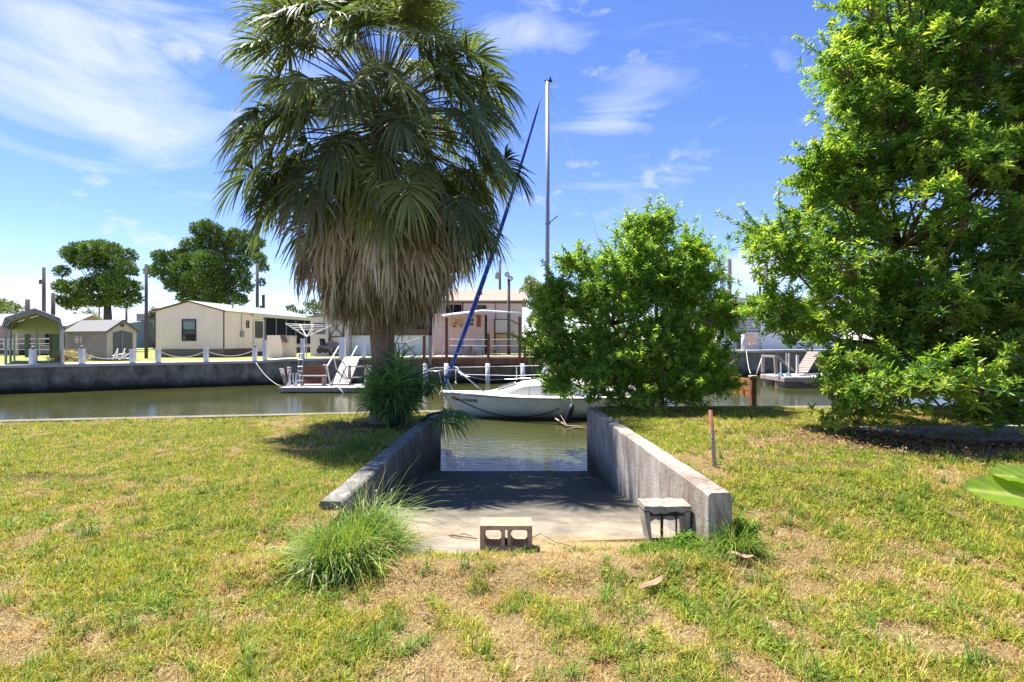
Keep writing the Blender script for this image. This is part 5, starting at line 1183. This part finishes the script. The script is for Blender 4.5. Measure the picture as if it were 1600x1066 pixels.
b = MB(); b.box(X(545.5, gy), X(672, gy + 1), gy + .7, gy + 4.9, Z(514, gy) + .004, Z(478, gy)); b.build('screen_wall', M['navy'], t)
b = MB(); b.box(X(543, gy), X(674, gy + 1), gy + .2, gy + 5.4, Z(478, gy) + .004, Z(474, gy)); b.build('flat_roof', M['metroof'], t)
for px in (560, 600, 640): MB().box(X(px, gy) - .05, X(px, gy) + .05, gy + .62, gy + .69, Z(514, gy), Z(478, gy)).build('screen_post', M['brown'], t)

# pink house, upper part
hy = 43.0
t = thing('house', 'pink sided house with tan shingle roof behind the patio', 'house', (X(700, hy), hy, .6))
xa, xb = X(676, hy), X(816, hy); ze_, zr_ = Z(471.5, hy), Z(455, hy + 3)
MB().box(xa, xb, hy, hy + 6, .55, ze_).build('wall', M['pinkl'], t)
b = MB()
for s in (0, 1):
    y0 = hy - .4 if s == 0 else hy + 6.4; z0 = ze_ - .04
    b.add([(xa - .3, y0, z0), (xb + .5, y0, z0), (xb + .3, hy + 3, zr_), (xa - .3, hy + 3, zr_), (xa - .3, y0, z0 + .12), (xb + .5, y0, z0 + .12), (xb + .3, hy + 3, zr_ + .12), (xa - .3, hy + 3, zr_ + .12)], [(0, 3, 2, 1), (4, 5, 6, 7), (0, 1, 5, 4), (1, 2, 6, 5), (3, 0, 4, 7)])
ro = b.build('roof', M['shingle'], t)
vx = X(749, hy + 1.5); vz = Z(462, hy + 1.5); b = MB(); b.tube([(vx, hy + 1.6, vz - .15), (vx, hy + 1.6, vz + .25)], .16, 10); b.tube([(vx, hy + 1.6, vz + .25), (vx, hy + 1.6, vz + .38)], [.28, .22], 10); b.prism([(vx - .5, hy + 1.2, vz - .28), (vx + .5, hy + 1.2, vz - .28), (vx + .2, hy + 1.2, vz + .0), (vx - .2, hy + 1.2, vz + .0)], (0, .7, 0)); b.build('roof_vent', M['brown'], ro)
b = MB(); b.box(X(697, hy), X(721, hy), hy - .05, hy - .005, Z(489, hy), Z(476, hy)); b.build('dark_window', M['navy'], t)
b = MB(); b.box(X(774, hy), X(775, hy), hy - .06, hy - .004, .6, Z(472, hy)); b.box(X(742, hy), X(744, hy), hy - .06, hy - .004, Z(487, hy), Z(477, hy)); b.box(X(722, hy), X(724, hy), hy - .06, hy - .004, Z(487, hy), Z(472, hy)); b.box(xa, xb, hy - .07, hy - .004, ze_ - .14, ze_ - .05); b.build('brown_trim', M['brown'], t)
window(t, Vector((0, hy, 0)), 0, X(744.5, hy), X(760, hy), 0, Z(487, hy), Z(477, hy), M['brown'])
b = MB()   # stair landing and rail
b.box(X(773, hy), X(796, hy), hy - 1.3, hy - .01, Z(522, hy), Z(520.5, hy)); b.box(X(773, hy), X(796, hy), hy - 1.35, hy - 1.25, Z(501, hy), Z(499.5, hy))
for px in (773.5, 795.5): b.box(X(px, hy) - .05, X(px, hy) + .05, hy - 1.36, hy - 1.24, .6, Z(499, hy))
b.bar((X(796, hy), hy - 1.3, Z(500, hy)), (X(812, hy), hy - 1.3, Z(509, hy)), .09); b.bar((X(796, hy), hy - 1.3, Z(521, hy)), (X(812, hy), hy - 1.3, Z(530, hy)), .14)
st_ = b.build('stair_landing', M['brown'], t); b = MB()
for k in range(7): x = X(776 + k * 2.8, hy); b.box(x - .03, x + .03, hy - 1.33, hy - 1.27, Z(520, hy), Z(501, hy))
b.build('balusters', M['white'], st_)
# lower porch with metal awning
py_ = 38.0
t = thing('porch_room', 'pink porch room with white metal awning, small windows and brown shutter', 'porch', (X(720, py_), py_, .65))
MB().box(X(676, py_), X(757, py_), py_, py_ + 3, .6, Z(490, py_) + .0).build('wall', M['pink'], t)
b = MB()
for k in range(1, 9): z = .65 + k * .32; b.box(X(676, py_), X(757, py_), py_ - .018, py_ - .002, z, z + .02)
b.build('siding_lines', M['brown'] if False else M['pinkl'], t)
b = MB(); q = [at(690, 495.5, py_ - 1.5), at(754, 487.5, py_ - 1.5), at(754, 486, py_ + 2), at(690, 493, py_ + 2)]; b.prism(q, (0, 0, .10)); q = [at(754.2, 487.5, py_ - 1.5), at(815, 490.5, py_ - 1.5), at(812, 490, py_ + 2), at(754.2, 486, py_ + 2)]; b.prism(q, (0, 0, .10)); b.build('awning', M['white'], t)
window(t, Vector((0, py_, 0)), 0, X(730, py_), X(742, py_), 0, Z(511, py_), Z(496, py_), M['trimw'])
b = MB(); b.box(X(745, py_), X(751, py_), py_ - .06, py_ - .02, Z(511, py_), Z(493, py_)); b.build('shutter', M['redwood'], t)
b = MB(); b.box(X(757.2, py_), X(761, py_), py_ + .2, py_ + .3, .65, Z(492, py_)); b.build('dark_doorway', M['dark'], t)
b = MB(); random.seed(2)
for k in range(26): px = random.uniform(704, 722); pz = random.uniform(498, 511); c = at(px, pz, py_ - .06); r = random.uniform(.05, .11); b.tube([c, c + Vector((0, -.04, 0))], [r, r * .7], 7)
b.build('shell_ornaments', M['block'], t)
# patio deck on piles
t = thing('patio_deck', 'brown timber patio deck over the water behind the sailboat', 'deck', (X(740, 32.6), 32.6, .5))
zd = Z(558, 32.6); MB().box(X(666, 32.6), X(880, 32.6), 32.6, 37.9, zd - .10, zd).build('deck_boards', M['patio'], t)
MB().box(X(666, 32.6), X(880, 32.6), 32.55, 32.65, zd - .42, zd - .104).build('fascia', M['redwood'], t)
for px, top in ((663, 525), (672.5, 525), (698, 496), (763, 521), (812, 495), (820, 528)):
    MB().box(X(px, 32.5) - .085, X(px, 32.5) + .085, 32.38, 32.53, WATER - .4 if px in (663,) else zd - .45, Z(top, 32.5)).build('post', M['redwood'] if px != 672.5 else M['wood'], t)
for px in (664.5, 697.5, 762, 817, 850):
    MB().tube([(X(px, 32.2), 32.2, WATER - .5), (X(px, 32.2), 32.2, Z(568, 32.2))], [.14, .14], 12).build('pile', M['post'], t, True)
b = MB()
for z in (Z(540, 32.5), Z(530, 32.5)): b.tube([(X(699, 32.5), 32.45, z), (X(763, 32.5), 32.45, z - .03), (X(820, 32.5), 32.45, z)], .012, 4)
b.build('rail_wires', M['alu'], t)
t = thing('dock_ladder', 'white ladder rack standing on the patio left of the brown post', 'ladder', at(683, 557, 33.2)); b = MB()
for px in (676, 691): b.bar(at(px, 557, 33.2), at(px, 498, 33.2), .07)
b.build('rails', M['pinkl'], t)
b = MB()
for py in (507, 515, 523, 530): b.bar(at(676, py, 33.15), at(691, py, 33.15), .08)
b.build('rungs', M['white'], t); b = MB(); b.bar(at(676, 556, 33.1), at(676, 541, 33.1), .12); b.bar(at(692, 549, 33.1), at(692, 541, 33.1), .14); b.build('feet', M['white'], t)
# patio table and chairs
def patio_table(loc):
    t = thing('patio_table', 'round grey patio table beside the high back chair on the deck', 'table', loc); x, y, z = loc
    MB().tube([(x, y, z + .70), (x, y, z + .73)], .55, 20).build('tabletop', M['turq'], t)
    for k in range(4): a = k * math.pi / 2 + .4; MB().tube([(x + .12 * math.cos(a), y + .12 * math.sin(a), z + .7), (x + .1 * math.cos(a), y + .1 * math.sin(a), z + .35), (x + .4 * math.cos(a), y + .4 * math.sin(a), z)], .018, 5).build('leg', M['dark'], t)
def patio_chair(loc, rz, label, m, hb_=.95):
    t = thing('patio_chair', label, 'chair', loc, 'chairs on the timber patio'); O = loc
    b = MB(O, rz); b.box(-.27, .27, -.25, .25, .42, .46); b.build('seat', m, t); b = MB(O, rz); b.prism([(-.27, .25, .46), (.27, .25, .46), (.23, .38, hb_), (-.23, .38, hb_)], (0, .03, 0)); b.build('backrest', m, t)
    for sx in (-1, 1):
        for sy in (-1, 1): b = MB(O, rz); b.tube([(sx * .25, sy * .1, .42), (sx * .26, sy * .3, 0)], .016, 5); b.build('leg', M['dark'], t)
        b = MB(O, rz); b.tube([(sx * .28, -.24, .44), (sx * .28, -.22, .66), (sx * .27, .3, .68)], .018, 5); b.build('armrest', M['dark'], t)
patio_table((X(735, 35), 35, zd)); patio_chair((X(748, 34.2), 34.2, zd), math.pi, 'grey blue high back chair facing away from the water on the patio', M['turq'], 1.15)
patio_chair((X(773, 35), 35, zd), -.6, 'dark low chair at the right end of the patio table', M['redm']); patio_chair((X(729, 36), 36, zd), 1.2, 'small chair tucked behind the patio table', M['cppost'])
t = thing('sawhorse', 'dark folding trestle standing on the far lawn right of the palm trunk', 'trestle', at(630, 556, 35)); b = MB()
for (a1, a2, b1, b2) in ((618, 537, 634, 537), (633, 536, 650, 556), (633, 536, 628, 556), (619, 537, 613, 556), (634, 536, 655, 529), (625, 523, 612, 548)): b.tube([at(a1, a2, 35), at(b1, b2, 35.2)], .035, 5)
b.build('frame', M['dark'], t)

# ------------------------------------------------------------------ floating dock with gangway, bench, ladder
dy0, dy1 = 26.4, 28.6; dzt = Z(604, 27); 
t = thing('floating_dock', 'weathered floating dock with low sides below the far seawall', 'dock', (X(500, dy0), dy0, WATER))
xa, xb = X(437, dy0), X(590, dy0); MB().box(xa, xb, dy0, dy1, dzt - .05, dzt).build('deck_boards', M['woodlt'], t)
b = MB(); b.box(xa - .02, xb, dy0 - .05, dy0 - .003, dzt - .22, dzt - .005); b.box(xa - .05, xa - .003, dy0, dy1, dzt - .22, dzt - .005); b.build('rim_board', M['wood'], t)
for (a, c) in ((439, 452), (462, 515), (525, 588)): MB().box(X(a, dy0), X(c, dy0), dy0 + .05, dy1 - .1, WATER - .25, dzt - .054).build('float', M['floatd'] if a > 450 else M['redwood'], t, bevel=.02)
for px, top, lean, dd in ((440, 577, -8, 28.3), (452, 575, 0, 28.5), (546, 572, 0, 28.4), (508, 571, 0, 28.5), (577, 574, 0, 26.7)):
    MB().tube([at(px - lean, 603, dd) - up * .1, at(px, top, dd)], .10, 9).build('post', M['wood'], t, True)
    MB().tube([at(px, top, dd), at(px, top - 1.2, dd)], [.12, .10], 9).build('post_cap', M['white'], t)
b = MB(); b.bar(at(549, 573, 28.3), at(585, 572, 28.0), .07); b.bar(at(549, 590, 28.3), at(585, 589, 28.0), .07); b.bar(at(571, 572, 28.0), at(571, 602, 27.9), .08); b.build('railing', M['trimw'], t)
t = thing('dock_bench', 'reddish brown wooden bench with pale frame on the floating dock', 'bench', at(487, 603, 27.6))
MB().box(X(470, 27.9), X(508, 27.9), 27.9, 27.97, Z(585, 27.9), Z(572, 27.9)).build('backrest', M['redwood'], t)
MB().box(X(470, 27.4), X(508, 27.4), 27.3, 27.88, Z(589, 27.4), Z(587, 27.4)).build('seat', M['wood'], t)
MB().box(X(472, 27.8), X(503, 27.8), 27.8, 27.86, Z(600, 27.8), Z(592, 27.8)).build('back_panel', M['redwood'], t)
for px, dd in ((472, 27.35), (505, 27.35), (473, 27.95), (507, 27.95)): MB().bar((X(px, dd), dd, dzt), (X(px, dd), dd, Z(587, dd) - .02), .10).build('leg', M['wood'], t)
t = thing('dock_ladder', 'tall white dock ladder leaning at the left of the dock bench', 'ladder', at(465, 604, 26.9)); b = MB()
for o_ in (0, 6): b.tube([at(464 + o_, 604, 26.9), at(466 + o_, 580, 27.0), at(468 + o_, 552, 27.3)], .03, 6)
b.build('rails', M['alu'], t); b = MB()
for py in (595, 587, 580, 573, 562, 553): b.tube([at(465, py, 27), at(473, py, 27)], .028, 5)
b.build('rungs', M['white'], t)
for k, (px, lab) in enumerate(((446, 'white curved dock step bracket at the outer left end of the dock'), (456, 'second white curved step bracket just left of the dock ladder'))):
    t = thing('step_bracket', lab, 'bracket', at(px, 604, 26.8)); b = MB(); b.prism([at(px, 604, 26.8), at(px + 8, 604, 26.8), at(px + 8, 595, 26.8), at(px + 6, 594, 26.8)], (0, .05, 0)); b.build('plate', M['post'], t)
    b = MB(); b.tube([at(px + 6, 596, 26.8), at(px + 7, 584, 26.9), at(px + 12, 583, 26.9), at(px + 12, 598, 26.9)], .03, 6); b.build('handle', M['white'], t)
# gangway
t = thing('gangway', 'grey plank gangway sloping from the far seawall down to the floating dock', 'gangway', at(530, 601, 28)); b = MB()
a = at(517, 601, 27.6); c = at(545, 601, 27.6); a2 = at(538, 559, 32.0); c2 = at(562, 559, 32.0); nn_ = 14
for i in range(nn_):
    u0, u1 = i / nn_, (i + .9) / nn_; q = [a.lerp(a2, u0), c.lerp(c2, u0), c.lerp(c2, u1), a.lerp(a2, u1)]; b.prism(q, (0, 0, .04))
b.build('planks', M['woodlt'], t)
b = MB(); b.bar(a - up * .05, a2 - up * .05, .06, .12); b.bar(c - up * .05, c2 - up * .05, .06, .12); b.build('stringers', M['brown'], t)
b = MB(); b.bar(at(511, 573, 27.6), at(529, 542, 32), .06); b.bar(at(511, 573, 27.6), at(516, 601, 27.6), .06); b.bar(at(522, 560, 29.5), at(526, 578, 29.5), .05); b.bar(at(541, 573, 27.6), at(558, 541, 32), .06); b.build('handrail', M['white'], t)
b = MB(); b.bar(at(526, 578, 29.5), at(541, 592, 27.8), .05); b.bar(at(541, 573, 27.6), at(530, 598, 27.6), .05); b.bar(at(531, 560, 30), at(541, 573, 27.6), .05); b.build('brace', M['brown'], t)
rope('pale curved hose curving off the edge of the floating dock into the water', [at(522, 604.5, 26.6), at(528, 605, 26.4), at(534, 611, 26.3), at(538, 617, 26.2)], .035, 'white', 'hose')

# ------------------------------------------------------------------ right side beyond the bush
wd = 44
t = thing('house', 'white waterfront house with flat roof and patterned block screen', 'house', (X(1150, wd), wd, .85))
MB().box(X(1090, wd), X(1300, wd), wd, wd + 6, .85, Z(478, wd)).build('wall', M['greyh'], t)
MB().box(X(1085, wd), X(1310, wd), wd - 1.2, wd + 6.3, Z(474, wd), Z(467, wd)).build('roof', M['trimw'], t)
b = MB(); b.box(X(1090, wd), X(1200, wd), wd - .1, wd - .004, Z(496, wd), Z(490, wd)); b.build('dark_window', M['dark'], t)
b = MB(); b.box(X(1100, wd), X(1300, wd), wd - 1.1, wd - 1.0, Z(500, wd), Z(497, wd)); b.box(X(1100, wd), X(1300, wd), wd - 1.1, wd - 1.0, .85, Z(519, wd)); b.build('screen_frame', M['white'], t)
b = MB(); random.seed(9)
for i in range(34):
    for j in range(4):
        c = at(1122 + i * 2.6 + (j % 2) * 1.3, 502.5 + j * 4.3, wd - 1.05); b.bar(c + Vector((-.06, 0, -.09)), c + Vector((.06, 0, .09)), .05, .05); b.bar(c + Vector((-.06, 0, .09)), c + Vector((.02, .03, -.07)), .04, .04)
b.build('patterned_blocks', M['white'], t); MB().box(X(1100, wd), X(1300, wd), wd - .9, wd - .8, Z(519, wd), Z(500, wd)).build('blue_backing', M['bluew'], t)
for px in (1122, 1180): MB().box(X(px, wd) - .13, X(px, wd) + .13, wd - 1.3, wd - 1.12, .85, Z(474, wd) if px > 1150 else Z(489, wd)).build('post', M['white'], t)
tag(MB().box(X(1080, 40), X(1340, 40), 39.6, 43, .8, .93).build('concrete_patio', M['cap']), kind='structure')
def lounge(px, lab, m, s=1.0):
    d = 41; x = X(px, d); z = .93; t = thing('patio_armchair', lab, 'chair', (x, d, z), 'pale chairs by the white house')
    b = MB((x, d, z), .15); b.prism([(-.42, .1, .45), (.42, .1, .45), (.42, .45, 1.25), (-.42, .45, 1.25)], (0, .04, 0)); b.build('backrest', m, t); b = MB((x, d, z), .15); b.box(-.42, .42, -.55, .12, .40, .45); b.build('seat', M['turq'] if m is M['white'] else m, t)
    for sx in (-1, 1):
        for sy in (-.5, .3): b = MB((x, d, z), .15); b.tube([(sx * .42, sy, 0), (sx * .42, sy, .6)], .025, 5); b.build('leg', M['cppost'], t)
        b = MB((x, d, z), .15); b.bar((sx * .42, -.55, .6), (sx * .42, .25, .62), .05); b.build('armrest', M['cppost'], t)
lounge(1139, 'white backed patio chair left of the white post by the canal', M['white']); lounge(1176, 'tan mesh patio chair right of the white post by the canal', M['block'])
for (px, top, lab) in ((1162, 520, 'white post on the far seawall between the two patio chairs'), (1122, 523, 'white post on the far seawall left of the white patio chair'), (1103, 526, 'white post on the far seawall partly hidden by the shrub')):
    d = wall_hit(px); z, _ = farz(X(px, d)); x = X(px, d); t = thing('mooring_post', lab, 'post', (x, d, z), 'white posts along the far seawall'); MB().tube([(x, d, z - .03), (x, d, Z(top, d) - .05)], [.2, .17], 12).build('shaft', M['post'], t, True); MB().tube([(x, d, Z(top, d) - .05), (x, d, Z(top, d) + .02)], [.2, .12], 12).build('cap', M['white'], t)
rope('pale rope hanging from the far seawall down to the canal by the cedar boards', catpx(at(1166, 547, 37.5), at(1173, 584, 30), .3), .025)
rope('pale rope running down beside the right hand floating dock', [at(1190, 560, 32), at(1182, 585, 31)], .03)
t = thing('potted_plant', 'dark green potted plant between the two patio chairs', 'plant', at(1155, 545, 42)); c = at(1155, 527, 42); A = Acc(); n = 400; dd_ = unit(RNG.normal(0, 1, (n, 3))); A.add(*ribbons(np.array(c) + dd_ * .25, dd_, unit(np.cross(dd_, RNG.normal(0, 1, (n, 3)))), np.full(n, .22), np.full(n, .08), np.full(n, .1), [.5, 1, .2], np.array([.06, .10, .03]) * RNG.uniform(.6, 1.4, (n, 1)))); A.build('leaves', M['leaf'], t); MB().tube([c - up * .95, c - up * .4], [.18, .25], 10).build('pot', M['brown'], t)
# right floating dock
t = thing('floating_dock', 'tan floating dock with timber rail frame half hidden by the large tree', 'dock', at(1240, 596, 29))
A_ = at(1188, 583, 32); B_ = at(1226, 591, 29); C_ = at(1352, 588, 29); D_ = at(1330, 580, 33)
zt = (A_.z + B_.z) / 2; pl4 = [(p.x, p.y, zt) for p in (A_, B_, C_, D_)]
MB().prism(pl4, (0, 0, -.06)).build('deck_boards', M['woodlt'], t)
b = MB(); b.bar(Vector(pl4[0]) - up * .16, Vector(pl4[1]) - up * .16, .05, .2); b.bar(Vector(pl4[1]) - up * .16, Vector(pl4[2]) - up * .16, .05, .2); b.build('rim_board', M['wood'], t)
for u0 in (.12, .62): p = Vector(pl4[0]).lerp(Vector(pl4[1]), u0); b = MB(); b.prism([(p.x, p.y, WATER - .2), (p.x + .3, p.y - .55, WATER - .2), (p.x + 1.5, p.y - .3, WATER - .2), (p.x + 1.2, p.y + .3, WATER - .2)], (0, 0, zt - WATER - .08)); b.build('float', M['patio'], t)
p1 = at(1192, 582, 32); p2 = at(1213, 585, 30); b = MB(); b.bar(p1, at(1192, 556, 32), .15); b.bar(p2, at(1211, 557, 30), .15); b.bar(at(1191, 556, 32), at(1212, 557, 30), .10, .14); b.bar(at(1213, 556, 30), at(1240, 580, 29.5), .10, .12); b.build('rail_frame', M['wood'], t)
b = MB(); b.bar(at(1246, 585, 29.5), at(1246, 555, 29.5), .12); b.bar(at(1229, 570, 29.3), at(1229, 552, 29.3), .06); b.bar(at(1233, 574, 29.3), at(1233, 552, 29.3), .06); b.build('ladder_rails', M['trimw'], t)
for k, px in enumerate((1220, 1232)):
    q = thing('dock_cleat_cone', ['grey cone shaped dock bracket nearer the timber rail frame', 'grey cone shaped dock bracket nearer the white ladder rails'][k], 'bracket', at(px, 588, 29.6)); MB().tube([at(px, 589, 29.6), at(px, 580, 29.6), at(px, 578, 29.6)], [.22, .05, .03], 4).build('cone', M['turq'], q); MB().tube([at(px, 580, 29.6), at(px, 566, 29.6)], .04, 6).build('rod', M['white'], q)
# far gangway to that dock
t = thing('gangway', 'white slatted gangway climbing behind the leaves of the large tree', 'gangway', at(1260, 585, 31)); b = MB()
for i in range(10): u0 = i / 10; b.prism([at(1242, 583, 30).lerp(at(1262, 550, 37), u0), at(1262, 583, 30).lerp(at(1282, 550, 37), u0), at(1262, 583, 30).lerp(at(1282, 550, 37), u0 + .08), at(1242, 583, 30).lerp(at(1262, 550, 37), u0 + .08)], (0, 0, .05))
b.build('planks', M['wood'], t)
# cedar board rail on the near bank
t = thing('board_fence', 'orange cedar board barrier with post at the water edge right of the shrub', 'fence', at(1176, 625, 12.2))
P1 = Vector((X(1175, 12.2), 12.2, 0)); P2 = Vector((X(1120, 14.0), 14.0, 0))
for k in range(3):
    z1_ = Z(597 + k * 10, 12.2); z2_ = z1_ + .02; MB().bar((P1.x, P1.y, z1_), (P2.x, P2.y, z2_), .04, .125).build('board', M['orange'], t)
pst = MB().box(P1.x - .055, P1.x + .055, P1.y - .11, P1.y - .0, -1.5, Z(589, 12.2)).build('post', M['redwood'], t); MB().box(P1.x - .08, P1.x + .08, P1.y - .13, P1.y + .02, Z(589, 12.2), Z(586.5, 12.2)).build('post_cap', M['ropew'], t)
MB().bar(at(1129, 577, 13.6), at(1151, 561, 13.2), .05).build('brace', M['wood'], t); MB().bar(at(1144, 585, 13.4), at(1139, 570, 13.3), .04).build('strut', M['white'], t)

# ------------------------------------------------------------------ poles
def pole(px, top, d, r, label, extra=None, base=546):
    p = at(px, base, d); q = at(px, top, d); t = thing('utility_pole', label, 'pole', p, 'poles on the far bank'); MB().tube([p - up * .2, q], [r * 1.15, r], 8).build('shaft', M['pole'], t, True)
    if extra == 'bracket': MB().box(q.x - .35, q.x - .05, q.y - .15, q.y + .15, q.z - 1.6, q.z - 1.2).build('bracket', M['pole'], t)
    if extra == 'transformer':
        z = Z(430, d); MB().tube([(q.x - .3, d - .1, z - .45), (q.x - .3, d - .1, z + .4)], .26, 10).build('transformer', M['greyh'], t, True); MB().bar((q.x, d, z), (q.x - .5, d, z), .06).build('arm', M['alu'], t)
    if extra == 'lamps':
        for (dx, dz) in ((-.12, .30), (.12, .02)): c = q + Vector((dx, 0, dz)); MB().tube([c - Vector((0, .12, 0)), c + Vector((0, .12, 0))], [.18, .10], 12).build('floodlight', M['dark'], t); MB().tube([c - Vector((0, .13, 0)), c - Vector((0, .12, 0))], .13, 12).build('lens', M['white'], t)
        MB().bar(q, q + Vector((0, 0, .4)), .04).build('arm', M['dark'], t)
pole(43, 468, 45, .17, 'thick short dark pole rising behind the carport ridge')
pole(68.5, 418, 50, .14, 'tall thin dark pole with small bracket behind the carport', 'bracket')
pole(83, 458, 44, .14, 'stout dark pole behind the right slope of the carport roof')
pole(117, 488, 70, .20, 'short distant pole between carport and shed')
pole(155, 480, 95, .14, 'tiny distant pole just above the shed roof')
pole(197.5, 480, 90, .18, 'thin distant pole right of the shed gable')
pole(228.5, 413, 37, .10, 'tall dark pole standing left of the mobile home', base=556)
pole(402, 412, 55, .16, 'tall dark pole behind the mobile home roof under the broad tree')
pole(411.5, 461, 58, .17, 'short pole just right of the tall pole over the mobile home', 'bracket')
pole(781, 407, 60, .14, 'utility pole with transformer behind the shingled roof house', 'transformer')
pole(795, 436, 37, .10, 'slim brown lamp pole with two floodlights in front of the pink house', 'lamps', base=552)
pole(1140, 405, 50, .18, 'dark pole showing at the right edge of the shrub')
pole(1198, 404, 60, .18, 'dark pole beside the distant palm between shrub and large tree')
